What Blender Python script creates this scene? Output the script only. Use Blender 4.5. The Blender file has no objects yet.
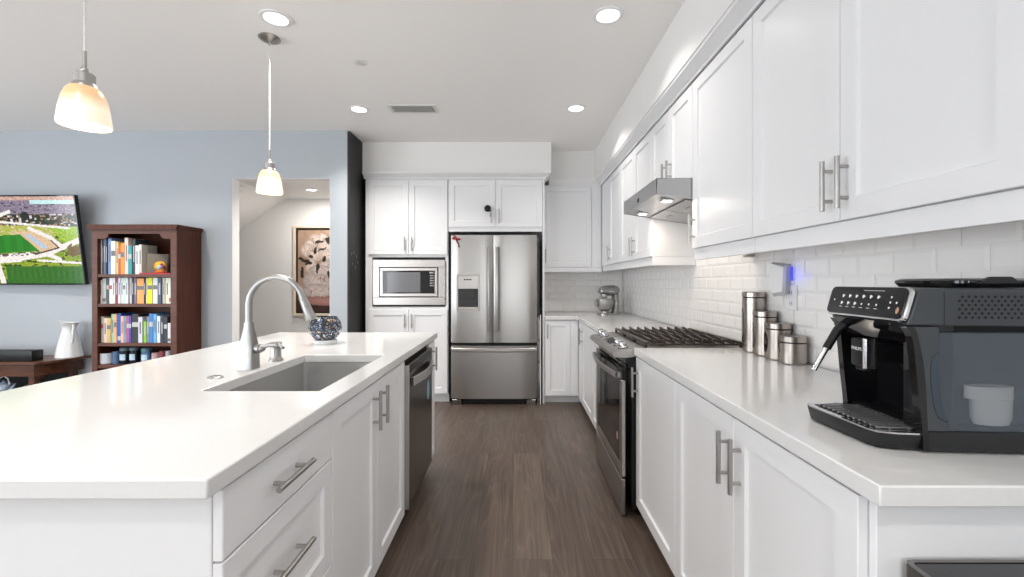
import bpy, bmesh, math, random
from mathutils import Vector, Matrix, noise
C = bpy.context.scene
COL = C.collection
PI = math.pi
random.seed(7)

# ------------------------------------------------------------------ camera
H = 1.27
F = 440.0
cam_d = bpy.data.cameras.new('camera')
cam = bpy.data.objects.new('camera', cam_d)
COL.objects.link(cam)
cam.location = (0, 0, H)
cam.rotation_euler = (PI / 2, 0, 0)
cam_d.sensor_fit = 'HORIZONTAL'
cam_d.sensor_width = 36
cam_d.lens = F / 1024 * 36
cam_d.shift_x = -4.5 / 1024
cam_d.shift_y = -6.5 / 1024
cam_d.clip_start = 0.02
C.camera = cam

# ------------------------------------------------------------------ colour management, world
C.view_settings.view_transform = 'Standard'
C.view_settings.look = 'None'
C.view_settings.gamma = 1
C.view_settings.use_curve_mapping = False
C.view_settings.exposure = 0.42
C.cycles.use_denoising = True
C.cycles.max_bounces = 10
C.cycles.diffuse_bounces = 6
C.cycles.glossy_bounces = 5
C.cycles.sample_clamp_indirect = 6
w = bpy.data.worlds.new('sky'); C.world = w; w.use_nodes = True
w.node_tree.nodes['Background'].inputs[0].default_value = (0.85, 0.93, 1.0, 1)
w.node_tree.nodes['Background'].inputs[1].default_value = 2.0

# ------------------------------------------------------------------ window daylight and added fill lamps
def area(name, loc, rot, sx, sy, power, col=(1, 1, 1)):
    l = bpy.data.lights.new(name, 'AREA'); l.shape = 'RECTANGLE'; l.size = sx; l.size_y = sy
    l.energy = power; l.color = col
    o = bpy.data.objects.new(name, l); COL.objects.link(o)
    o.location = loc; o.rotation_euler = rot
    return o
P_BACK, P_LEFT, P_CAN, P_PEND = 98, 92, 9.5, 0.9
area('daylight_back_window', (-4.8, -3.40, 1.25), (PI / 2 + 0.7, 0, 0), 2.7, 2.1, P_BACK * .72, (0.94, 0.97, 1.0))
area('daylight_back_door', (-.10, -3.40, 1.25), (PI / 2 + 0.7, 0, 0), .60, 2.1, P_BACK * .22, (0.94, 0.97, 1.0))
area('daylight_left_window', (-6.45, 0.2, 1.3), (PI / 2 + 0.8, 0, -PI / 2), 3.6, 2.0, P_LEFT, (0.92, 0.96, 1.0))

# added fill lamps, all unseen: over the living space and one in the hall
for cx, cy in ((-3.4, 1.6), (-5.2, 1.6), (-3.4, -0.6), (-5.2, -0.6), (-3.4, -2.4), (-1.34, 0.6), (0.2, -0.7), (-1.34, -1.6), (0.2, -2.2), (-5.2, -2.4), (-3.2, 3.2), (-5.0, 3.2), (-2.25, 4.85)):
    l = bpy.data.lights.new('added_fill_light', 'AREA'); l.shape = 'DISK'; l.size = .12; l.energy = P_CAN; l.color = (1, .96, .91); l.spread = math.radians(125)
    o = bpy.data.objects.new('added_fill_light', l); COL.objects.link(o); o.location = (cx, cy, 2.73 if cy < 4 else 2.49)

# ------------------------------------------------------------------ materials
def lin(c):
    c = c / 255.0
    return c / 12.92 if c <= 0.04045 else ((c + 0.055) / 1.055) ** 2.4
def S(r, g, b): return (lin(r), lin(g), lin(b), 1)

def mat(name, col, rough=0.5, metal=0.0, bump=None, emit=None, estr=0.0, spec=None, coat=0.0, trans=0.0, ior=1.45, alpha=1.0):
    m = bpy.data.materials.new(name); m.use_nodes = True
    nt = m.node_tree; p = nt.nodes['Principled BSDF']
    p.inputs['Base Color'].default_value = col if len(col) == 4 else (*col, 1)
    p.inputs['Roughness'].default_value = rough
    p.inputs['Metallic'].default_value = metal
    p.inputs['IOR'].default_value = ior
    if spec is not None: p.inputs['Specular IOR Level'].default_value = spec
    p.inputs['Coat Weight'].default_value = coat
    p.inputs['Coat Roughness'].default_value = 0.04
    p.inputs['Transmission Weight'].default_value = trans
    p.inputs['Alpha'].default_value = alpha
    if emit:
        p.inputs['Emission Color'].default_value = emit if len(emit) == 4 else (*emit, 1)
        p.inputs['Emission Strength'].default_value = estr
    if bump:
        sc, st, dist = bump
        tc = nt.nodes.new('ShaderNodeTexCoord'); mp = nt.nodes.new('ShaderNodeMapping')
        mp.inputs['Scale'].default_value = sc
        n = nt.nodes.new('ShaderNodeTexNoise'); n.inputs['Scale'].default_value = 1; n.inputs['Detail'].default_value = 3
        b = nt.nodes.new('ShaderNodeBump'); b.inputs['Strength'].default_value = st; b.inputs['Distance'].default_value = dist
        nt.links.new(tc.outputs['Object'], mp.inputs[0]); nt.links.new(mp.outputs[0], n.inputs['Vector'])
        nt.links.new(n.outputs['Fac'], b.inputs['Height']); nt.links.new(b.outputs[0], p.inputs['Normal'])
    return m

def noise_mat(name, c1, c2, scale, rough=0.5, metal=0.0, detail=4, bump=0.0, r2=None):
    m = mat(name, c1, rough, metal)
    nt = m.node_tree; p = nt.nodes['Principled BSDF']
    tc = nt.nodes.new('ShaderNodeTexCoord'); mp = nt.nodes.new('ShaderNodeMapping'); mp.inputs['Scale'].default_value = scale
    n = nt.nodes.new('ShaderNodeTexNoise'); n.inputs['Scale'].default_value = 1; n.inputs['Detail'].default_value = detail
    r = nt.nodes.new('ShaderNodeValToRGB')
    r.color_ramp.elements[0].color = c1; r.color_ramp.elements[1].color = c2
    r.color_ramp.elements[0].position = 0.32; r.color_ramp.elements[1].position = 0.68
    nt.links.new(tc.outputs['Object'], mp.inputs[0]); nt.links.new(mp.outputs[0], n.inputs['Vector'])
    nt.links.new(n.outputs['Fac'], r.inputs[0]); nt.links.new(r.outputs[0], p.inputs['Base Color'])
    if bump:
        b = nt.nodes.new('ShaderNodeBump'); b.inputs['Strength'].default_value = bump; b.inputs['Distance'].default_value = 0.002
        nt.links.new(n.outputs['Fac'], b.inputs['Height']); nt.links.new(b.outputs[0], p.inputs['Normal'])
    return m

M = {}
M['cab'] = mat('white_cabinet_paint', (0.80, 0.80, 0.81), 0.32, bump=((60, 60, 60), 0.04, 0.001))
M['carc'] = mat('white_carcass_paint', (0.74, 0.74, 0.75), 0.45, bump=((60, 60, 60), 0.04, 0.001))
M['quartz'] = noise_mat('white_quartz', (0.70, 0.697, 0.692, 1), (0.715, 0.712, 0.707, 1), (90, 90, 90), 0.10)
M['ceil'] = mat('ceiling_paint', (0.91, 0.90, 0.885), 0.85, bump=((70, 70, 70), 0.35, 0.002))
M['wallw'] = mat('white_wall_paint', (0.80, 0.79, 0.775), 0.8, bump=((90, 90, 90), 0.15, 0.001))
M['wallb'] = mat('blue_wall_paint', (0.425, 0.455, 0.488), 0.75, bump=((90, 90, 90), 0.15, 0.001))
M['black_wall'] = noise_mat('chalkboard_paint', (0.008, 0.008, 0.008, 1), (0.016, 0.016, 0.017, 1), (6, 3, 2), 0.55)
M['tile'] = mat('white_glazed_tile', (0.88, 0.865, 0.85), 0.12, bump=((14, 14, 14), 0.06, 0.004))
M['grout'] = mat('grout', (0.86, 0.845, 0.83), 0.8)
M['steel'] = mat('brushed_steel', (0.47, 0.445, 0.425), 0.30, 1.0, bump=((3, 3, 260), 0.05, 0.0005))
M['steelv'] = mat('brushed_steel_vertical_grain', (0.40, 0.385, 0.37), 0.30, 1.0, bump=((260, 260, 3), 0.06, 0.0005))
M['nickel'] = mat('satin_nickel', (0.44, 0.425, 0.41), 0.32, 1.0)
M['faucet'] = mat('brushed_nickel_faucet', (0.37, 0.365, 0.36), 0.32, 1.0)
M['sink'] = mat('satin_sink_steel', (0.46, 0.46, 0.455), 0.45, 0.6)
M['dsteel'] = mat('dark_stainless', (0.20, 0.19, 0.18), 0.24, 0.95, bump=((3, 3, 220), 0.05, 0.0005))
M['hoodst'] = mat('hood_steel', (0.46, 0.46, 0.46), 0.34, 1.0, bump=((260, 3, 3), 0.04, 0.0005))
M['chrome'] = mat('chrome', (0.62, 0.62, 0.63), 0.14, 1.0)
M['black'] = mat('black_plastic', (0.009, 0.009, 0.010), 0.38, spec=.35)
M['gblack'] = mat('gloss_black', (0.006, 0.006, 0.007), 0.06)
M['iron'] = mat('cast_iron', (0.055, 0.043, 0.037), 0.36, 0.3, bump=((200, 200, 200), 0.2, 0.001))
M['dgrey'] = mat('charcoal_plastic', (0.014, 0.0145, 0.016), 0.36, spec=.4)
M['body'] = mat('slate_grey_plastic', (0.040, 0.046, 0.053), 0.30)
M['body2'] = mat('slate_grey_lid_plastic', (0.034, 0.039, 0.045), 0.35)
M['tank'] = mat('smoky_water_tank', (0.10, 0.12, 0.145), 0.06, alpha=0.55)
M['white'] = mat('white_plastic', (0.82, 0.82, 0.82), 0.35)
M['grey'] = mat('grey_plastic', (0.42, 0.42, 0.43), 0.4)
M['ceramic'] = mat('white_ceramic', (0.78, 0.80, 0.80), 0.15)
M['vent'] = mat('vent_enamel', (0.72, 0.72, 0.70), 0.45)
M['darkgap'] = mat('shadow_gap_black', (0.01, 0.01, 0.01), 0.9)
M['wood'] = noise_mat('dark_cherry_wood', (0.060, 0.016, 0.007, 1), (0.088, 0.027, 0.013, 1), (30, 30, 3), 0.42)
M['wood'].node_tree.nodes['Principled BSDF'].inputs['Specular IOR Level'].default_value = .25
M['woodh'] = noise_mat('dark_cherry_shelf_wood', (0.090, 0.032, 0.020, 1), (0.13, 0.052, 0.036, 1), (3, 30, 30), 0.40)
M['woodh'].node_tree.nodes['Principled BSDF'].inputs['Specular IOR Level'].default_value = .3
M['woodt'] = noise_mat('walnut_table_wood', (0.060, 0.022, 0.012, 1), (0.13, 0.052, 0.028, 1), (3, 25, 25), 0.28)
M['jamb'] = mat('jamb_paint', (0.80, 0.79, 0.78), 0.6)
M['frame'] = mat('cream_picture_frame', S(226, 212, 190), 0.5)
M['frame2'] = mat('dark_frame_liner', S(52, 38, 34), 0.5)
M['lamp'] = mat('lamp_disc', (1, 1, 1), 0.5, emit=(1, 0.97, 0.92), estr=3.0)
M['bulb'] = mat('bulb_glass', (1, 1, 1), 0.5, emit=(1, 0.90, 0.72), estr=5.0)
M['page'] = mat('paper_pages', S(228, 222, 205), 0.8)
M['pale'] = mat('icon_ink', (0.7, 0.7, 0.7), 0.5, emit=(0.8, 0.85, 0.9), estr=0.05)
M['red'] = mat('red_cloth', S(140, 34, 44), 0.6)
M['bluelight'] = mat('blue_led', (0.02, 0.03, .6), 0.4, emit=(0.02, 0.035, 1.0), estr=0.9)
M['hoodlamp'] = mat('hood_lamp_lens', (1, 1, 1), 0.4, emit=(1, 0.95, 0.85), estr=2.0)
M['glass'] = mat('window_glass', (1, 1, 1), 0.0, trans=1.0, ior=1.0, alpha=0.15)

# floor planks -------------------------------------------------------
def floor_material():
    m = bpy.data.materials.new('brown_oak_planks'); m.use_nodes = True
    nt = m.node_tree; N = nt.nodes; L = nt.links; p = N['Principled BSDF']
    tc = N.new('ShaderNodeTexCoord')
    mp = N.new('ShaderNodeMapping'); mp.inputs['Rotation'].default_value = (0, 0, PI / 2)
    L.new(tc.outputs['Object'], mp.inputs[0])
    br = N.new('ShaderNodeTexBrick')
    br.inputs['Scale'].default_value = 1.0
    br.inputs['Brick Width'].default_value = 1.25; br.inputs['Row Height'].default_value = 0.185
    br.inputs['Mortar Size'].default_value = 0.0016; br.inputs['Mortar Smooth'].default_value = 0.3
    br.inputs['Color1'].default_value = (0, 0, 0, 1); br.inputs['Color2'].default_value = (1, 1, 1, 1)
    br.inputs['Mortar'].default_value = (0.5, 0.5, 0.5, 1); br.offset = 0.37; br.inputs['Bias'].default_value = 0
    L.new(mp.outputs[0], br.inputs['Vector'])
    ramp = N.new('ShaderNodeValToRGB')
    e = ramp.color_ramp.elements
    e[0].color = (0.080, 0.054, 0.040, 1); e[1].color = (0.112, 0.080, 0.061, 1)
    e.new(0.5).color = (0.089, 0.065, 0.051, 1)
    L.new(br.outputs['Color'], ramp.inputs[0])
    # grain: noise stretched along the plank, shifted per plank
    sep = N.new('ShaderNodeVectorMath'); sep.operation = 'SCALE'; sep.inputs['Scale'].default_value = 7.0
    L.new(br.outputs['Color'], sep.inputs[0])
    add = N.new('ShaderNodeVectorMath'); add.operation = 'ADD'
    L.new(tc.outputs['Object'], add.inputs[0]); L.new(sep.outputs[0], add.inputs[1])
    mg = N.new('ShaderNodeMapping'); mg.inputs['Scale'].default_value = (55, 2.2, 1)
    L.new(add.outputs[0], mg.inputs[0])
    n1 = N.new('ShaderNodeTexNoise'); n1.inputs['Scale'].default_value = 1; n1.inputs['Detail'].default_value = 5; n1.inputs['Distortion'].default_value = 0.8
    L.new(mg.outputs[0], n1.inputs['Vector'])
    # cathedral figure
    mw = N.new('ShaderNodeMapping'); mw.inputs['Scale'].default_value = (7, 0.55, 1)
    L.new(add.outputs[0], mw.inputs[0])
    n2 = N.new('ShaderNodeTexNoise'); n2.inputs['Scale'].default_value = 1.1; n2.inputs['Detail'].default_value = 1.5; n2.inputs['Distortion'].default_value = 0.4
    L.new(mw.outputs[0], n2.inputs['Vector'])
    mul = N.new('ShaderNodeMath'); mul.operation = 'MULTIPLY'; mul.inputs[1].default_value = 22
    L.new(n2.outputs['Fac'], mul.inputs[0])
    fr = N.new('ShaderNodeMath'); fr.operation = 'PINGPONG'; fr.inputs[1].default_value = 1.0
    L.new(mul.outputs[0], fr.inputs[0])
    pw = N.new('ShaderNodeMath'); pw.operation = 'POWER'; pw.inputs[1].default_value = 5
    L.new(fr.outputs[0], pw.inputs[0])
    mx = N.new('ShaderNodeMixRGB'); mx.blend_type = 'OVERLAY'; mx.inputs[0].default_value = 0.75
    L.new(ramp.outputs[0], mx.inputs[1]); L.new(n1.outputs['Fac'], mx.inputs[2])
    mx2 = N.new('ShaderNodeMixRGB'); mx2.blend_type = 'MIX'; mx2.inputs[2].default_value = (0.30, 0.25, 0.21, 1)
    sc = N.new('ShaderNodeMath'); sc.operation = 'MULTIPLY'; sc.inputs[1].default_value = 0.17
    L.new(pw.outputs[0], sc.inputs[0]); L.new(sc.outputs[0], mx2.inputs[0]); L.new(mx.outputs[0], mx2.inputs[1])
    mx3 = N.new('ShaderNodeMixRGB'); mx3.inputs[2].default_value = (0.05, 0.04, 0.035, 1)
    L.new(br.outputs['Fac'], mx3.inputs[0]); L.new(mx2.outputs[0], mx3.inputs[1])
    L.new(mx3.outputs[0], p.inputs['Base Color'])
    p.inputs['Roughness'].default_value = 0.36
    b = N.new('ShaderNodeBump'); b.inputs['Strength'].default_value = 0.2; b.inputs['Distance'].default_value = 0.002
    inv = N.new('ShaderNodeMath'); inv.operation = 'SUBTRACT'
    L.new(n1.outputs['Fac'], inv.inputs[0]); L.new(br.outputs['Fac'], inv.inputs[1])
    L.new(inv.outputs[0], b.inputs['Height']); L.new(b.outputs[0], p.inputs['Normal'])
    return m
M['floor'] = floor_material()

def shade_material():
    m = mat('frosted_amber_glass', (0.9, 0.8, 0.65), 0.35)
    nt = m.node_tree; N = nt.nodes; L = nt.links; p = N['Principled BSDF']
    tc = N.new('ShaderNodeTexCoord'); sx = N.new('ShaderNodeSeparateXYZ')
    L.new(tc.outputs['Generated'], sx.inputs[0])
    n = N.new('ShaderNodeTexNoise'); n.inputs['Scale'].default_value = 1.6; n.inputs['Detail'].default_value = 2
    L.new(tc.outputs['Generated'], n.inputs['Vector'])
    a = N.new('ShaderNodeMath'); a.operation = 'MULTIPLY_ADD'; a.inputs[1].default_value = 0.22; a.inputs[2].default_value = -0.11
    L.new(n.outputs['Fac'], a.inputs[0])
    ad = N.new('ShaderNodeMath'); L.new(sx.outputs[2], ad.inputs[0]); L.new(a.outputs[0], ad.inputs[1])
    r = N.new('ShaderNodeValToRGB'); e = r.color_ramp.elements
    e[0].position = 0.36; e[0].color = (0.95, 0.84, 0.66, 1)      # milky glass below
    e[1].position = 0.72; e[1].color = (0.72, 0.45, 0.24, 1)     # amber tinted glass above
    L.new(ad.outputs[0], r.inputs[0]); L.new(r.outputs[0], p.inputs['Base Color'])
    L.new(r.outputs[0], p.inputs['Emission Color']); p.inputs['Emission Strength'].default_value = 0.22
    return m
M['shade'] = shade_material()

def colour_attr_mat(name, rough, emis=0.0):
    m = bpy.data.materials.new(name); m.use_nodes = True
    nt = m.node_tree; p = nt.nodes['Principled BSDF']
    a = nt.nodes.new('ShaderNodeAttribute'); a.attribute_name = 'Col'
    if emis:
        p.inputs['Base Color'].default_value = (0.01, 0.01, 0.01, 1)
        nt.links.new(a.outputs['Color'], p.inputs['Emission Color']); p.inputs['Emission Strength'].default_value = emis
    else:
        nt.links.new(a.outputs['Color'], p.inputs['Base Color'])
    p.inputs['Roughness'].default_value = rough
    return m

# ------------------------------------------------------------------ mesh builder
class B:
    def __init__(s, f=None):
        s.v = []; s.fc = []; s.m = []; s.f = f
    def add(s, vs, fs, m=0):
        k = len(s.v)
        for p in vs:
            p = tuple(p)
            s.v.append(s.f(*p) if s.f else p)
        for q in fs:
            s.fc.append(tuple(i + k for i in q)); s.m.append(m)
        return s
    def box(s, a, b, m=0, bev=0.0, seg=1):
        x0, y0, z0 = [min(p, q) for p, q in zip(a, b)]; x1, y1, z1 = [max(p, q) for p, q in zip(a, b)]
        if bev <= 0:
            vs = [(x, y, z) for x in (x0, x1) for y in (y0, y1) for z in (z0, z1)]
            return s.add(vs, [(0, 1, 3, 2), (4, 6, 7, 5), (0, 4, 5, 1), (2, 3, 7, 6), (0, 2, 6, 4), (1, 5, 7, 3)], m)
        bm = bmesh.new(); bmesh.ops.create_cube(bm, size=1)
        for v in bm.verts:
            v.co = Vector(((x0 + x1) / 2 + v.co.x * (x1 - x0), (y0 + y1) / 2 + v.co.y * (y1 - y0), (z0 + z1) / 2 + v.co.z * (z1 - z0)))
        bev = min(bev, 0.49 * min(x1 - x0, y1 - y0, z1 - z0))
        bmesh.ops.bevel(bm, geom=bm.edges[:], offset=bev, segments=seg, profile=0.5, affect='EDGES')
        return s.bm(bm, m)
    def bm(s, bm, m=0):
        bm.verts.index_update()
        s.add([v.co.copy() for v in bm.verts], [[v.index for v in f.verts] for f in bm.faces], m)
        bm.free(); return s
    def loops(s, loops, m=0, cap0=True, cap1=True, closed=False):
        n = len(loops[0]); vs = [p for l in loops for p in l]; fs = []
        K = len(loops)
        for k in range(K - 1 + (1 if closed else 0)):
            a = k * n; b = ((k + 1) % K) * n
            for i in range(n):
                j = (i + 1) % n
                fs.append((a + i, a + j, b + j, b + i))
        if cap0 and not closed: fs.append(tuple(range(n)))
        if cap1 and not closed: fs.append(tuple(range((K - 1) * n, K * n)))
        return s.add(vs, fs, m)
    def prism(s, poly, axis, a, b, m=0):
        def P(u, v, w):
            return {'x': (w, u, v), 'y': (u, w, v), 'z': (u, v, w)}[axis]
        return s.loops([[P(u, v, a) for u, v in poly], [P(u, v, b) for u, v in poly]], m)
    def lathe(s, prof, c=(0, 0, 0), seg=24, m=0, sx=1, sy=1, cap=True, rot=0.0):
        ls = []
        for r, z in prof:
            r = max(r, 1e-5)
            ls.append([(c[0] + r * sx * math.cos(rot + 2 * PI * i / seg), c[1] + r * sy * math.sin(rot + 2 * PI * i / seg), c[2] + z) for i in range(seg)])
        return s.loops(ls, m, cap, cap)
    def cyl(s, p0, p1, r, seg=16, m=0, r2=None):
        return s.tube([p0, p1], [r, r if r2 is None else r2], seg, m)
    def tube(s, pts, rs, seg=12, m=0):
        pts = [Vector(p) for p in pts]
        if not isinstance(rs, (list, tuple)): rs = [rs] * len(pts)
        t = (pts[1] - pts[0]).normalized()
        n = t.cross(Vector((0, 0, 1)))
        if n.length < 1e-3: n = t.cross(Vector((0, 1, 0)))
        n.normalize(); ls = []
        for i, p in enumerate(pts):
            if i == 0: t2 = (pts[1] - pts[0]).normalized()
            elif i == len(pts) - 1: t2 = (pts[-1] - pts[-2]).normalized()
            else: t2 = ((pts[i + 1] - p).normalized() + (p - pts[i - 1]).normalized()).normalized()
            n = (n - t2 * n.dot(t2)).normalized(); b = t2.cross(n)
            ls.append([p + (n * math.cos(2 * PI * k / seg) + b * math.sin(2 * PI * k / seg)) * rs[i] for k in range(seg)])
        return s.loops(ls, m)
    def ball(s, c, r, seg=16, m=0, sc=(1, 1, 1)):
        ls = []; K = seg // 2
        for k in range(K + 1):
            a = -PI / 2 + PI * k / K; rr = max(math.cos(a) * r, 1e-5)
            ls.append([(c[0] + sc[0] * rr * math.cos(2 * PI * i / seg), c[1] + sc[1] * rr * math.sin(2 * PI * i / seg), c[2] + sc[2] * r * math.sin(a)) for i in range(seg)])
        return s.loops(ls, m)
    def build(s, name, mats, parent=None, ang=35, bevel=0.0, world=False):
        me = bpy.data.meshes.new(name)
        vs = s.v
        if world and parent is not None:
            L = parent_origin(parent)
            vs = [(p[0] - L[0], p[1] - L[1], p[2] - L[2]) for p in vs]
        org = (0, 0, 0)
        if parent is None:      # origin at the thing's base
            xs = [p[0] for p in vs]; ys = [p[1] for p in vs]; zs = [p[2] for p in vs]
            org = ((min(xs) + max(xs)) / 2, (min(ys) + max(ys)) / 2, min(zs))
            vs = [(p[0] - org[0], p[1] - org[1], p[2] - org[2]) for p in vs]
        me.from_pydata([tuple(p) for p in vs], [], s.fc)
        if not isinstance(mats, (list, tuple)): mats = [mats]
        for mm in mats: me.materials.append(M[mm] if isinstance(mm, str) else mm)
        me.polygons.foreach_set('material_index', s.m)
        bm = bmesh.new(); bm.from_mesh(me)
        bmesh.ops.recalc_face_normals(bm, faces=bm.faces[:])
        bm.to_mesh(me); bm.free()
        me.polygons.foreach_set('use_smooth', [True] * len(me.polygons))
        me.set_sharp_from_angle(angle=math.radians(ang))
        o = bpy.data.objects.new(name, me); COL.objects.link(o)
        o.location = org
        if parent is not None: o.parent = parent
        if bevel:
            md = o.modifiers.new('bevel', 'BEVEL'); md.width = bevel; md.segments = 2; md.limit_method = 'ANGLE'
            md.angle_limit = math.radians(40); md.harden_normals = False
        return o

def parent_origin(o):
    L = Vector((0, 0, 0))
    while o is not None:
        L = L + o.location; o = o.parent
    return L
def thing(name, label, cat, loc=(0, 0, 0), rz=0.0, group=None):
    o = bpy.data.objects.new(name, None); COL.objects.link(o)
    o.empty_display_size = 0.1
    o.location = loc; o.rotation_euler = (0, 0, rz)
    o['label'] = label; o['category'] = cat
    if group: o['group'] = group
    return o
def tag(o, label, cat, group=None):
    o['label'] = label; o['category'] = cat
    if group: o['group'] = group
    return o
def struct(o):
    o['kind'] = 'structure'; return o

def sbox(name, a, b, m, bev=0):
    return struct(B().box(a, b, 0, bev).build(name, m))

def painted(name, fn, nu, nv, P, m, parent):
    """flat picture: grid of nu x nv faces with colours fn(u,v); P(u,v)->point; v runs down"""
    vs = [P(i / nu, j / nv) for j in range(nv + 1) for i in range(nu + 1)]
    fs = [(j * (nu + 1) + i, j * (nu + 1) + i + 1, (j + 1) * (nu + 1) + i + 1, (j + 1) * (nu + 1) + i) for j in range(nv) for i in range(nu)]
    me = bpy.data.meshes.new(name); me.from_pydata(vs, [], fs)
    ca = me.color_attributes.new('Col', 'FLOAT_COLOR', 'CORNER')
    data = []
    for j in range(nv):
        for i in range(nu):
            c = fn((i + .5) / nu, (j + .5) / nv); c = S(*[max(0, min(255, q)) for q in c])
            data += list(c) * 4
    ca.data.foreach_set('color', data)
    me.materials.append(m)
    o = bpy.data.objects.new(name, me); COL.objects.link(o); o.parent = parent
    return o

# facing maps: (u, v, n) -> world; n is outwards
def face_mx(X): return lambda u, v, n: (X - n, u, v)
def face_px(X): return lambda u, v, n: (X + n, u, v)
def face_my(Y): return lambda u, v, n: (u, Y - n, v)

def rect(u0, u1, v0, v1, i, n):
    return [(u0 + i, v0 + i, n), (u1 - i, v0 + i, n), (u1 - i, v1 - i, n), (u0 + i, v1 - i, n)]
def shaker(name, fmap, u0, u1, v0, v1, parent, stile=0.06, t=0.02, handle=None, flat=False, m='cab', hlabel=None, hm='nickel'):
    b = B(fmap)
    g = 0.0015
    u0 += g; u1 -= g; v0 += g; v1 -= g
    if flat:
        L = [rect(u0, u1, v0, v1, 0, 0.001), rect(u0, u1, v0, v1, 0, t - .002), rect(u0, u1, v0, v1, .002, t)]
    else:
        L = [rect(u0, u1, v0, v1, 0, 0.001), rect(u0, u1, v0, v1, 0, t - .002), rect(u0, u1, v0, v1, .002, t),
             rect(u0, u1, v0, v1, stile, t), rect(u0, u1, v0, v1, stile + .004, t - .010)]
    b.loops(L)
    d = b.build(name, m, parent, ang=20, world=True)
    if handle:
        kind, hu, hv, ln = handle
        h = B(fmap)
        r = .0068; off = t + .030
        if kind == 'v':
            h.tube([(hu, hv - ln / 2, off), (hu, hv + ln / 2, off)], r, 12)
            for s_ in (-1, 1): h.tube([(hu, hv + s_ * ln * .30, t), (hu, hv + s_ * ln * .30, off)], r * .8, 10)
        else:
            h.tube([(hu - ln / 2, hv, off), (hu + ln / 2, hv, off)], r, 12)
            for s_ in (-1, 1): h.tube([(hu + s_ * ln * .30, hv, t), (hu + s_ * ln * .30, hv, off)], r * .8, 10)
        h.build('handle', hm, d, world=True)
    return d

# ================================================================== ROOM SHELL
XR, YF, XL, YB, ZC = 1.28, 5.25, -6.6, -3.5, 2.743
YW = 4.29       # blue wall face
sbox('floor', (XL, YB, -0.05), (XR + .1, 6.6, 0), 'floor')
b = B(); b.box((XL - .1, YB - .1, ZC), (XR + .1, YF + .1, ZC + .1)); struct(b.build('ceiling', 'ceil'))
sbox('wall_right', (XR, YB, 0), (XR + .1, YF + .1, ZC - .001), 'wallw')
sbox('wall_far', (-1.624, YF, 0), (XR - .001, YF + .1, ZC - .001), 'wallw')
# blue wall with doorway opening to the hall
b = B()
OX0, OX1, OZ = -2.774, -1.818, 2.284
b.box((XL, YW, 0), (OX0, YW + .108, ZC - .001)); b.box((OX1, YW, 0), (-1.65, YW + .108, ZC - .001)); b.box((OX0, YW, OZ), (OX1, YW + .108, ZC - .001))
struct(b.build('wall_blue', 'wallb'))
b = B()
b.box((OX0 + .0005, YW + .002, 0), (OX0 + .004, YW + .107, OZ)); b.box((OX1 - .004, YW + .002, 0), (OX1 - .0005, YW + .107, OZ)); b.box((OX0 + .004, YW + .002, OZ - .004), (OX1 - .004, YW + .107, OZ - .0005))
struct(b.build('trim_1', 'jamb'))
# black painted return wall between hall and kitchen
sbox('wall_black', (-1.649, YW + .0005, 0), (-1.625, YF, ZC - .001), 'black_wall')
M['chalk'] = mat('chalk', (0.34, 0.34, 0.34), 0.9)
for (yy, zz, ln) in ((4.34, 1.55, .035), (4.40, 1.56, .03), (4.47, 1.53, .03), (4.36, 1.45, .02), (4.44, 1.42, .03), (4.50, 1.47, .02)):
    b = B(); b.box((-1.6248, yy - .003, zz - ln / 2), (-1.6238, yy + .0025, zz + ln / 2))
    tag(b.build('chalk_mark', 'chalk'), 'one of the small chalk strokes on the tall black painted wall strip', 'mark', 'chalk strokes on the black wall')
# left and back walls with windows
b = B()
b.box((XL - .1, YB, 0), (XL, -1.7, ZC - .001)); b.box((XL - .1, 2.1, 0), (XL, YW, ZC - .001))
b.box((XL - .1, -1.7, 0), (XL, 2.1, .25)); b.box((XL - .1, -1.7, 2.35), (XL, 2.1, ZC - .001))
struct(b.build('wall_left', 'wallb'))
b = B()
b.box((XL, YB - .1, 0), (-6.3, YB, ZC - .001)); b.box((-3.4, YB - .1, 0), (-.45, YB, ZC - .001)); b.box((.25, YB - .1, 0), (XR - .001, YB, ZC - .001))
for xa, xb_ in ((-6.3, -3.4), (-.45, .25)): b.box((xa, YB - .1, 2.35), (xb_, YB, ZC - .001)); b.box((xa, YB - .1, 0), (xb_, YB, .15))
struct(b.build('wall_behind', 'wallw'))
def window(name, fmap, u0, u1, v0, v1, nu):
    r = B(fmap)
    t = .05
    for k in range(nu + 1):
        u = u0 + (u1 - u0 - t) * k / nu
        r.box((u, v0, -.03), (u + t, v1, .03))
    r.box((u0, v0, -.031), (u1, v0 + t, .031)); r.box((u0, v1 - t, -.031), (u1, v1, .031))
    o = struct(r.build(name, 'white'))
    return o
window('window_1', lambda u, v, n: (u, YB - .05 + n, v), -6.3, -3.4, .15, 2.35, 2)
window('window_3', lambda u, v, n: (u, YB - .05 + n, v), -.45, .25, .15, 2.35, 1)
window('window_2', lambda u, v, n: (XL - .05 + n, u, v), -1.7, 2.1, .25, 2.35, 2)
sbox('baseboard_blue', (XL + .001, YW - .016, 0), (OX0 - .002, YW - .001, .10), 'cab')

# hall behind the opening
YH = 6.47; ZH = 2.5
sbox('wall_hall', (-5.2, YH, 0), (-1.5, YH + .1, ZH), 'wallw')
sbox('wall_hall_right', (-1.749, YW + .11, 0), (-1.65, YH - .001, ZH - .001), 'wallw')
sbox('wall_hall_left', (-5.3, YW + .11, 0), (-5.2, YH, ZH), 'wallw')
sbox('ceiling_hall', (-5.2, YW + .11, ZH + .001), (-1.651, YH, ZH + .08), 'ceil')
b = B(); b.prism([(-5.199, 1.24), (-3.39, ZH), (-5.199, ZH)], 'y', YW + .112, YH - .001)
struct(b.build('ceiling_stair_slope', 'ceil'))

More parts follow.
